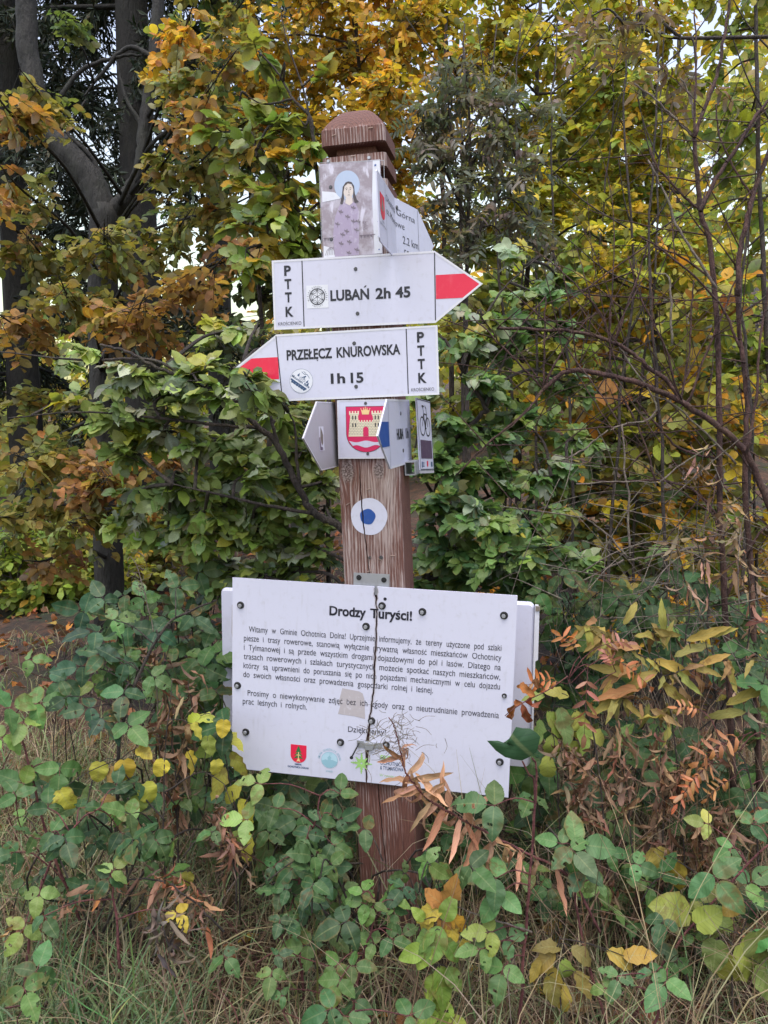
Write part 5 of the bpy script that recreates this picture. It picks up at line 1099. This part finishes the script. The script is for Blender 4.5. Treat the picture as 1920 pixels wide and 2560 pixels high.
thicket('dark bramble thicket under the left half of the board', 640, 2.05, [(560, 1960), (640, 2010), (720, 1990), (800, 2020), (540, 1880), (840, 2080), (680, 2080), (500, 1750), (530, 1640)], 90, [*BRAM[:3]])
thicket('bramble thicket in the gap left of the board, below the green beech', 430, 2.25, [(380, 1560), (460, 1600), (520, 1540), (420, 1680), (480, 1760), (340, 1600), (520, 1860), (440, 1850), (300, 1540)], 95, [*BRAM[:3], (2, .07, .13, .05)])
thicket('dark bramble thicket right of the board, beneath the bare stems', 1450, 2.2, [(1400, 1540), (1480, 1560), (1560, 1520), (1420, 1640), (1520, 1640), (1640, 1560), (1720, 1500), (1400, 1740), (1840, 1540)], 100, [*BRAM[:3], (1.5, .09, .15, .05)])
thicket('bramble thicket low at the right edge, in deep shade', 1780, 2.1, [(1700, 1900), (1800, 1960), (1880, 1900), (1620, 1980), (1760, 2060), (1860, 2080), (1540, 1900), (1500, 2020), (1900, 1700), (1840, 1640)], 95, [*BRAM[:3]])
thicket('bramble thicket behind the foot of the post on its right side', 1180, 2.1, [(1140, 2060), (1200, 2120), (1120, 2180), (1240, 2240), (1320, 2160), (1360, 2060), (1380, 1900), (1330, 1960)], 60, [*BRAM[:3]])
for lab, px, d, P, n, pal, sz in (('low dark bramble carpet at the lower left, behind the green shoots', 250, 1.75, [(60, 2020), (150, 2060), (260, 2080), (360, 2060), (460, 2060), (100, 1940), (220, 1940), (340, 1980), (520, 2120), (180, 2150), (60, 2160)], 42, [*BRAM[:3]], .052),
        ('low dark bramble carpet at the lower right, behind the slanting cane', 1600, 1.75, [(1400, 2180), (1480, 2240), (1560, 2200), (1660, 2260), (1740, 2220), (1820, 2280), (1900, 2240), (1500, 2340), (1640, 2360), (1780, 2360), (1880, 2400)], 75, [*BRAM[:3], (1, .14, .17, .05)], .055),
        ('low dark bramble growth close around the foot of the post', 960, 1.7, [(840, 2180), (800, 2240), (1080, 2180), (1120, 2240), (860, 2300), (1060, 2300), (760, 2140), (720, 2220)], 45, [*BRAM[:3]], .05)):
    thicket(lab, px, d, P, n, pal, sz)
# the yellow leaved plant left of the board
def herb(label, name, cat, stems, d, leafs, tpl, pal, size, bark=BARK_TWIG, m=LEAF_BRAMBLE, r=.002, group=None, drop=.3, auto=0, wide=1.0):
    b = col_pts(stems[0][:1], d)[0]; root = thing(name, label, cat, None, b, group); tb = MB(); L = Leaves(tpl); SP = []
    for s in stems: P = col_pts(s, d); tb.tube(P, r, r * .4, 5, 5, jit=.001); SP.append(spline(P, 8))
    A = np.vstack(SP)
    for x, y, h, l, *q in leafs:
        dd = q[0] if q else d; p = at(x, y, dd); dv = CR * math.cos(R(h)) - CU * math.sin(R(h)) - CF * .2; s = A[np.linalg.norm(A - p, axis=1).argmin()]
        if np.linalg.norm(s - p) > .004: tb.tube([s, (s + p) / 2 + UP * .006, p], .0011, .0008, 4, 2)
        L.add(p, dv, nrm(nrm(CP - p) + UP * .4 + rng.normal(0, .35, 3)), l / 1995 * dd, jit(pick(pal, 1), .1), wide)
    for i in range(auto):
        j = rng.integers(len(A) // 6, len(A)); v = rng.normal(0, 1, 3) * (1, 1, .5); v = nrm(v - UP * drop); L.add(A[j], v, facing(A[j], .8, .5), size * rng.uniform(.6, 1.2), jit(pick(pal, 1), .15), wide)
    tb.shift(b).build('stem', bark, root, True); L.build('foliage', m, root, b); return root
herb('tall thin herb with yellowing heart shaped leaves, left of the board', 'yellow_herb', 'plant', [[(420, 2360), (410, 2100), (412, 1900), (430, 1700)], [(410, 2050), (330, 1960), (290, 1900)], [(412, 1980), (500, 1930), (560, 1960)]], 1.68,
     [(310, 1900, 80, 66), (280, 1990, 110, 58), (360, 1960, 60, 62), (300, 1925, 150, 50), (470, 1880, 60, 60), (540, 1900, 80, 46), (350, 1990, 100, 60), (600, 2080, 100, 60), (250, 1905, 95, 58), (480, 1810, 50, 46), (150, 1975, 60, 70, 1.6), (470, 2180, 95, 42), (330, 2060, 60, 44), (410, 1900, 110, 52), (345, 1870, 30, 46), (520, 1840, 80, 50), (560, 1800, 95, 46)], 'heart', YELLEAF + [(3, .17, .22, .055), (1, .24, .16, .06)], .06, group=None)
herb('pale lime raspberry shoot with drooping leaves, right of the foot of the post', 'raspberry', 'plant', [[(1110, 2700), (1090, 2560), (1085, 2440), (1100, 2360), (1105, 2300)]], 1.45,
     [(1085, 2330, 150, 75), (1100, 2320, 110, 95), (1075, 2360, 120, 70), (1110, 2350, 50, 70), (1100, 2420, 85, 105), (1090, 2440, 120, 75), (1120, 2420, 60, 66), (1060, 2370, 160, 70), (1110, 2300, 290, 70), (1060, 2300, 230, 45), (1110, 2500, 95, 82), (1130, 2540, 60, 70), (1095, 2530, 160, 70), (1075, 2480, 70, 60)], 'ovate', [(3, .17, .25, .05), (2, .24, .29, .06), (1, .12, .19, .05)], .06)
herb('withered yellow and brown crumpled leaves on a thin stalk beside the post foot', 'withered_shoot', 'plant', [[(1330, 2330), (1230, 2300), (1150, 2270), (1110, 2262)]], 1.46,
     [(1110, 2262, 215, 70), (1105, 2268, 165, 82), (1120, 2262, 285, 82), (1115, 2280, 100, 66), (1130, 2290, 45, 62), (1085, 2285, 140, 60), (1125, 2300, 80, 60), (1150, 2352, 45, 50), (1115, 2360, 60, 46)], 'lance', [(3, .42, .25, .04), (2, .34, .17, .05), (2, .40, .31, .06)], .05, BARK_PALE, LEAF_DRY, wide=2.6)
herb('tall willowherb with olive yellow toothed leaves, right of the board', 'willowherb', 'plant', [[(1720, 2300), (1700, 2000), (1680, 1800), (1650, 1660), (1630, 1560)], [(1650, 1660), (1560, 1620), (1500, 1580), (1460, 1560)], [(1660, 1690), (1760, 1660), (1860, 1650), (1950, 1660)], [(1680, 1800), (1600, 1760), (1540, 1740)]], 1.75,
     [(1500, 1590, 200, 80), (1520, 1600, 150, 75), (1560, 1560, 300, 90), (1600, 1620, 190, 120), (1640, 1650, 20, 120), (1600, 1660, 165, 130), (1640, 1680, 160, 140), (1690, 1640, 330, 110), (1720, 1600, 340, 110), (1760, 1590, 345, 85), (1650, 1700, 45, 110), (1700, 1720, 60, 100), (1600, 1720, 170, 130), (1560, 1730, 150, 110), (1620, 1760, 100, 80), (1580, 1690, 200, 120), (1540, 1640, 250, 80), (1660, 1580, 260, 90), (1720, 1660, 20, 90), (1740, 1690, 60, 80), (1860, 1780, 180, 110), (1900, 1770, 10, 110), (1820, 1760, 330, 120), (1660, 1620, 280, 80), (1590, 1590, 350, 100), (1530, 1700, 120, 80)], 'lance', [(3, .25, .21, .06), (2, .30, .23, .07), (2, .19, .17, .055), (1.6, .28, .16, .075)], .07, m=LEAF_DRY, auto=60, drop=.6, wide=.95)
herb('slender plant with long yellow green leaves, hanging behind the right end of the board', 'hanging_herb', 'plant', [[(1400, 2100), (1390, 1900), (1380, 1800), (1390, 1740)]], 1.75, [(1370, 1780, 60, 80), (1400, 1770, 80, 100), (1350, 1800, 100, 70), (1440, 1780, 75, 105), (1380, 1840, 95, 90), (1420, 1740, 200, 70), (1460, 1800, 95, 90), (1360, 1740, 180, 60), (1470, 1830, 20, 80), (1410, 1850, 40, 80), (1370, 1890, 95, 90)], 'lance', [(3, .20, .25, .06), (2, .28, .29, .07), (1, .12, .18, .06)], .08, wide=2.0)
herb('coarse plant with big mottled yellow green leaves at the bottom right corner', 'dock_plant', 'plant', [[(1840, 2700), (1830, 2450), (1850, 2350), (1880, 2250)]], 1.5, [(1850, 2360, 55, 130), (1890, 2330, 70, 120), (1800, 2380, 75, 95), (1790, 2350, 100, 80), (1740, 2310, 330, 80), (1900, 2410, 60, 110), (1690, 2150, 100, 80, 1.7), (1640, 2120, 80, 80, 1.7), (1720, 2280, 200, 100, 1.6), (1850, 2250, 150, 60)], 'heart', [(3, .21, .23, .05), (2, .28, .22, .05), (1, .13, .17, .05)], .08)
herb('low plant with mottled yellow and brown hanging leaves, right of the tall red cane', 'mottled_herb', 'plant', [[(1420, 2680), (1400, 2500), (1390, 2390), (1400, 2340)]], 1.48, [(1385, 2380, 140, 80), (1400, 2370, 200, 75), (1410, 2400, 80, 90), (1385, 2420, 95, 85), (1430, 2370, 30, 80), (1370, 2440, 75, 85), (1440, 2430, 60, 75), (1410, 2460, 100, 90), (1520, 2380, 20, 90), (1560, 2390, 350, 85), (1350, 2400, 120, 60)], 'lance', [(3, .30, .22, .05), (2, .19, .16, .05), (2, .19, .24, .06)], .06, wide=2.2)
herb('plant with yellow green pointed leaves beside the lower left corner of the board', 'yellow_herb', 'plant', [[(600, 2300), (590, 2050), (560, 1880), (540, 1790)], [(590, 2050), (640, 1960)]], 1.72, [(540, 1800, 200, 66), (560, 1830, 40, 70), (545, 1860, 150, 80), (580, 1880, 60, 75), (560, 1920, 110, 85), (600, 1960, 130, 75), (600, 2000, 60, 80), (570, 2030, 100, 90), (520, 1830, 110, 60), (620, 2080, 95, 80), (600, 2110, 60, 62), (500, 1790, 170, 55)], 'lance', [(3, .28, .29, .05), (2, .34, .32, .06), (1, .16, .20, .05)], .07, wide=2.0)
# orange red rowan seedlings
def rowan_branch(label, stem, d, lf, pal, ln, pairs=5, nn=None):
    P = col_pts(stem, d); b = P[0].copy(); root = thing('rowan_seedling', label, 'rowan', None, b, 'red autumn rowan seedlings'); tb = MB(); tw = MB(); L = Leaves('leaflet'); tb.tube(P, .0022, .0012, 5, 5); A = spline(P, 8)
    for x, y, h, l, *q in lf:
        dd = q[0] if q else d; p = at(x, y, dd); dv = CR * math.cos(R(h)) - CU * math.sin(R(h)) - CF * .1; s = A[np.linalg.norm(A - p, axis=1).argmin()]
        if np.linalg.norm(s - p) > .005: tw.tube([s, (s + p) / 2 + UP * .01, p], .0012, .001, 4, 2)
        pinnate(L, tw, p, dv, nrm(nrm(CP - p) + UP * .5 + rng.normal(0, .2, 3)), l / 1995 * dd, pal, pairs, .34)
    tb.shift(b).build('stem', BARK_TWIG, root, True); tw.shift(b).build('leaf_stalks', CANE, root, True); L.build('foliage', LEAF, root, b)
rowan_branch('rowan seedling with coppery pink leaflets, just right of the board', [(1520, 2200), (1500, 1950), (1470, 1780), (1420, 1700)], 1.7, [(1450, 1640, 240, 100), (1470, 1660, 95, 130), (1520, 1640, 20, 110), (1420, 1710, 200, 110), (1490, 1620, 330, 90), (1540, 1680, 250, 80)], [(3, .36, .16, .12), (2, .45, .17, .06), (1, .30, .13, .09)], .1)
rowan_branch('rowan seedling with bright orange red leaflets at the right edge', [(1900, 2300), (1890, 2050), (1860, 1900), (1800, 1850)], 1.65, [(1880, 1830, 170, 140), (1800, 1890, 150, 110), (1760, 1920, 140, 90), (1900, 1830, 20, 90), (1840, 1940, 160, 80), (1930, 1960, 10, 80), (1760, 1780, 210, 80), (1890, 1990, 80, 80)], [(3, .46, .15, .07), (2, .42, .19, .09), (1, .36, .13, .085)], .1)
def burnt():
    d = 1.5; P = col_pts([(1420, 1690), (1370, 1725), (1320, 1750), (1280, 1775), (1262, 1790)], d); b = P[0].copy(); root = thing('rowan_seedling', 'curled burnt orange leaves hanging over the right end of the board', 'rowan', None, b, 'red autumn rowan seedlings'); tb = MB(); tb.tube(P, .0012, .0008, 5, 4); L = Leaves('curled')
    for x, y, h, l in ((1335, 1738, 215, 62), (1330, 1742, 120, 60), (1300, 1760, 190, 45), (1306, 1762, 75, 62), (1285, 1775, 140, 55), (1345, 1720, 250, 50), (1350, 1730, 330, 40), (1275, 1785, 110, 46)): p = at(x, y, d); L.add(p, CR * math.cos(R(h)) - CU * math.sin(R(h)), nrm(CP - p) + rng.normal(0, .3, 3), l / 1995 * d * 1.25, jit(up([.22, .07, .03]), .4), 1.2)
    tb.shift(b).build('stem', CANE, root, True); L.build('foliage', LEAF_DRY, root, b)
burnt()
# the dead willowherb that leans across the board
def fireweed():
    d = 1.5; P = col_pts([(1500, 2330), (1420, 2190), (1310, 2130), (1240, 2094), (1140, 2040), (1075, 2000), (1035, 1960), (1012, 1925), (1003, 1885), (994, 1850), (985, 1815), (972, 1793)], d); b = P[0].copy()
    root = thing('dead_willowherb', 'dead willowherb with drooping salmon brown leaves and seed threads, across the board', 'plant', None, b)
    tb = MB(); tb.tube(P, .0030, .0011, 6, 6, jit=.0006); L = Leaves('narrow')
    for x, y, h, l in ((1020, 1935, 110, 85), (1005, 1900, 215, 75), (1000, 1870, 25, 60), (1035, 1960, 200, 95), (1045, 1965, 165, 110), (1055, 1980, 170, 100), (1030, 1930, 70, 120), (1040, 1935, 55, 100), (1065, 1990, 310, 70), (1050, 1975, 95, 85), (1085, 2005, 290, 95), (1080, 2005, 130, 90), (1095, 2012, 150, 120), (1110, 2022, 110, 105), (1120, 2030, 145, 110), (1130, 2035, 275, 110), (1140, 2042, 130, 115), (1150, 2048, 100, 100), (1165, 2056, 65, 70), (1170, 2060, 120, 110), (1185, 2066, 250, 90), (1200, 2072, 115, 105), (1215, 2082, 40, 80), (1230, 2090, 110, 110), (1245, 2096, 140, 95), (1260, 2105, 60, 85), (1275, 2112, 120, 120), (1290, 2120, 20, 70), (1300, 2126, 100, 90), (1020, 1935, 320, 100), (1012, 1915, 250, 70), (1030, 1950, 350, 95), (1060, 1985, 20, 110), (1004, 1890, 165, 66), (1345, 2146, 110, 110), (1390, 2170, 80, 100), (1080, 2000, 40, 80), (1000, 1880, 300, 55), (1160, 2050, 300, 115), (1180, 2062, 330, 80)):
        p = at(x, y, d); L.add(p, CR * math.cos(R(h)) - CU * math.sin(R(h)) - CF * rng.uniform(-.1, .3), nrm(nrm(CP - p) + UP * .4 + rng.normal(0, .4, 3)), l / 1995 * d * 1.15, jit(pick(SALMON, 1), .14), rng.uniform(.8, 1.15))
    f = MB()
    for i in range(120):
        c = at(rng.normal(985, 38), rng.normal(1845, 34), d + rng.normal(0, .012)); a = rng.random() * 6.28; l = rng.uniform(.012, .04); v = CR * math.cos(a) + CU * math.sin(a) * .8 - CF * rng.normal(0, .3); q = CR * math.cos(a + 1.4) + CU * math.sin(a + 1.4)
        f.tube([c, c + v * l * .5 + q * l * .14, c + v * l], .0006, .0004, 3, 3)
    tb.shift(b).build('stem', CANE, root, True); L.build('foliage', LEAF_DRY, root, b); f.shift(b).build('seed_threads', BARK_PALE, root)
fireweed()
# dead stalks with hanging brown leaves
def deadstalk(label, stems, d, n, pal=BROWN, size=.062, tpl='narrow', r=.0022):
    b = col_pts(stems[0][:1], d)[0]; root = thing('dead_stalk', label, 'dead plant', None, b, 'dead brown stalks'); tb = MB(); L = Leaves(tpl)
    A = []
    for s in stems: P = col_pts(s, d); tb.tube(P, r, r * .4, 5, 5, jit=.002); A.append(spline(P, 8))
    A = np.vstack(A); j = rng.integers(len(A) // 8, len(A), n); v = rng.normal(0, .6, (n, 3)) - UP * .9
    L.add(A[j] + rng.normal(0, .012, (n, 3)), v, rng.normal(0, 1, (n, 3)), size * rng.uniform(.5, 1.3, n), jit(pick(pal, n), .25), rng.uniform(.6, 1.4, n))
    tb.shift(b).build('stem', BARK_TWIG, root, True); L.build('foliage', LEAF_DRY, root, b)
deadstalk('tangle of dead stalks with shrivelled brown leaves in the middle right', [[(1600, 2300), (1570, 2000), (1540, 1800)], [(1650, 2300), (1660, 2000), (1640, 1820)], [(1560, 2000), (1450, 1900), (1400, 1870)], [(1660, 2000), (1740, 1900), (1800, 1860)], [(1520, 2250), (1480, 2050), (1430, 1960)]], 1.72, 420, BROWN, .055)
deadstalk('dead brown stalks low behind the slanting bramble cane at the right', [[(1750, 2450), (1760, 2200), (1740, 2050)], [(1840, 2400), (1800, 2150), (1820, 2020)], [(1620, 2420), (1600, 2200), (1640, 2080)]], 1.75, 230, BROWN)
deadstalk('dead climbing stems with pale curling leaves on the bare red brown stems', [[(1790, 1750), (1770, 1500), (1740, 1300), (1760, 1120)], [(1850, 1750), (1880, 1500), (1840, 1330), (1790, 1260)], [(1700, 1700), (1720, 1500), (1690, 1350)]], 1.93, 110, [(3, .30, .20, .13), (2, .20, .12, .08), (1, .38, .27, .17)], .06, 'narrow')
deadstalk('dead brown leafy stalk in the gap left of the board', [[(450, 2200), (440, 1950), (420, 1750), (390, 1600)], [(440, 1950), (480, 1820), (470, 1700)], [(445, 2050), (400, 1900), (430, 1790)]], 1.8, 170, BROWN, .06)
deadstalk('arching dead fern like frond with rusty hanging leaves in the left grass', [[(560, 2330), (480, 2250), (400, 2205), (300, 2200), (180, 2250), (60, 2310)]], 1.5, 85, [(3, .20, .095, .06), (2, .30, .15, .08), (1, .12, .07, .05)], .05, 'narrow')
deadstalk('clump of withered dark leaves on the ground in the middle of the left grass', [[(430, 2380), (410, 2320), (380, 2290)], [(420, 2370), (450, 2300)]], 1.42, 26, [(2, .085, .07, .065), (1, .13, .105, .09)], .06, 'narrow')
deadstalk('withered brown leaf clump hanging left of the post foot', [[(590, 2260), (580, 2120), (560, 2040)], [(585, 2160), (560, 2080), (545, 2030)]], 1.6, 90, BROWN, .05)
# curly dry seed head standing above the brambles, left of the board
def curly():
    d = 1.8; b = at(400, 1900, d); root = thing('dry_seed_head', 'pale curly dry seed head on a thin stalk, standing left of the board', 'plant', None, b); t = MB(); t.tube(col_pts([(400, 1900), (385, 1600), (370, 1520), (350, 1440), (340, 1410), (325, 1392), (318, 1405)], d), .0014, .0008, 5, 5)
    c = MB()
    for i in range(16):
        p = at(rng.normal(348, 14), rng.normal(1445, 24), d); r = rng.uniform(.008, .022); u = nrm(rng.normal(0, 1, 3)); v = nrm(np.cross(u, rng.normal(0, 1, 3))); c.tube([p + r * (u * math.cos(a) + v * math.sin(a)) + rng.normal(0, .002, 3) for a in np.linspace(0, rng.uniform(3, 6), 7)], .0007, .0004, 4, 3)
    t.shift(b).build('stalk', BARK_PALE, root, True); c.shift(b).build('curls', BARK_PALE, root, True)
curly()
# ------------------------------------------------------------------ grass, litter
def blades(name, label, n, xr, yr, hr, wr, pal, lay=.8, dens=None, seg=5, gate=None):
    x = rng.uniform(*xr, n); y = rng.uniform(*yr, n)
    if gate is not None: k = gate(x, y); x, y = x[k], y[k]; n = len(x)
    z = ground_h(x, y); h = rng.uniform(*hr, n) * rng.uniform(.5, 1, n); a = rng.random(n) * 6.283; lean = np.abs(rng.normal(0, lay, n)) + .15; bend = rng.normal(.9, .8, n); w = rng.uniform(*wr, n)
    t = np.linspace(0, 1, seg + 1); th = lean[:, None] + bend[:, None] * t; ds = h[:, None] / seg
    r = np.cumsum(np.sin(th) * ds, 1); zz = np.maximum(np.cumsum(np.cos(th) * ds, 1), .0) ; az = a[:, None] + rng.normal(0, .5, n)[:, None] * t
    P = np.stack([x[:, None] + r * np.cos(az), y[:, None] + r * np.sin(az), z[:, None] + zz + .004], -1); P[:, 0] = np.stack([x, y, z - .01], 1)
    sd = np.stack([-np.sin(a + rng.normal(0, .7, n)), np.cos(a + rng.normal(0, .7, n)), rng.normal(0, .25, n)], 1); wd = (w[:, None] * (1 - t ** 2.2) * .5 + .0002)[..., None]
    V = np.stack([P - sd[:, None] * wd, P + sd[:, None] * wd], 2).reshape(-1, 3); k = 2 * (seg + 1); f = np.array([(2 * i, 2 * i + 1, 2 * i + 3, 2 * i + 2) for i in range(seg)]); F = (f[None] + (np.arange(n) * k)[:, None, None]).reshape(-1, 4)
    me = bpy.data.meshes.new(name); me.vertices.add(len(V)); me.vertices.foreach_set('co', V.astype(np.float32).ravel()); me.loops.add(F.size); me.loops.foreach_set('vertex_index', F.astype(np.int32).ravel()); me.polygons.add(len(F)); me.polygons.foreach_set('loop_start', np.arange(0, F.size, 4, dtype=np.int32))
    C = np.ones((n, k, 4)); C[:, :, :3] = jit(pick(pal, n), .2)[:, None]; U = np.zeros((n, k, 3)); U[:, 0::2, 0] = -1; U[:, 1::2, 0] = 1; U[:, :, 1] = np.repeat(t, 2)
    me.attributes.new('leaf_col', 'FLOAT_COLOR', 'POINT').data.foreach_set('color', C.astype(np.float32).ravel()); me.attributes.new('leaf_uv', 'FLOAT_VECTOR', 'POINT').data.foreach_set('vector', U.astype(np.float32).ravel())
    me.materials.append(BLADE); me.update(calc_edges=True); o = bpy.data.objects.new(name, me); COL.objects.link(o); return tag(o, label, 'grass', None, 'stuff')
DRYG = [(4, .25, .185, .115), (3.5, .18, .12, .08), (1.6, .36, .29, .19), (2.5, .13, .075, .052), (2, .14, .15, .07)]
GRG = [(3, .13, .20, .085), (2, .19, .25, .11), (1.5, .27, .28, .14), (1, .08, .14, .06)]
pass
path = lambda x, y: ~((x < -1.05) & (y > 1.0) & (y < 2.9))
blades('dry_grass', 'matted dry tan grass covering the ground in front of and around the post', 27000, (-1.5, 1.5), (-.75, 1.3), (.10, .36), (.0013, .0034), DRYG, 1.15, gate=path)
blades('green_grass', 'thin green grass mixed into the dry grass, thickest at the lower left', 8000, (-1.4, 1.4), (-.8, .9), (.12, .32), (.0016, .0036), GRG, .55, gate=lambda x, y: (rng.random(len(x)) < np.where(x < -.25, 1, .42)))
blades('lush_grass', 'longer fresh green grass tufts at the bottom left corner', 1700, (-1.05, -.2), (-.75, -.3), (.14, .3), (.0025, .005), [(3, .10, .19, .085), (2, .15, .24, .10), (1, .24, .27, .13)], .45)
blades('tall_grass', 'tall pale grass stalks standing in the brambles right of the post', 420, (.15, 1.6), (-.5, .9), (.4, .75), (.0011, .0024), [(3, .26, .21, .13), (2, .17, .18, .09), (1, .30, .22, .14)], .2)
blades('dry_stems', 'tangle of thin dry brown stems standing among the brambles on the right', 900, (.42, 1.5), (-.25, 1.0), (.35, .85), (.0010, .0026), [(3, .17, .105, .07), (2, .25, .17, .115), (2, .10, .06, .045)], .35)
blades('grass_verge', 'short green and tan grass on the verge beyond the brambles at left', 5000, (-3.4, -.6), (1.0, 5.2), (.05, .16), (.002, .005), [*GRG, *DRYG[:3]], .6, gate=lambda x, y: (np.abs(y - 2.9) > .75) | (rng.random(len(x)) < .15))
def litter():
    n = 5200; x = rng.uniform(-4.2, 3, n); y = rng.uniform(-.8, 6.5, n); z = ground_h(x, y) + .012
    L = Leaves('litter'); L.add(np.stack([x, y, z], 1), np.stack([rng.normal(0, 1, n), rng.normal(0, 1, n), rng.normal(.1, .25, n)], 1), UP + rng.normal(0, .5, (n, 3)), rng.uniform(.04, .085, n), jit(pick([(3, .26, .10, .05), (2, .18, .09, .055), (2, .10, .06, .045), (1, .36, .17, .05), (.6, .34, .25, .06)], n), .2))
    tag(L.build('leaf_litter', LEAF_DRY, None), 'fallen brown and rust beech leaves scattered over the path and ground', 'leaf litter', None, 'stuff')
litter()
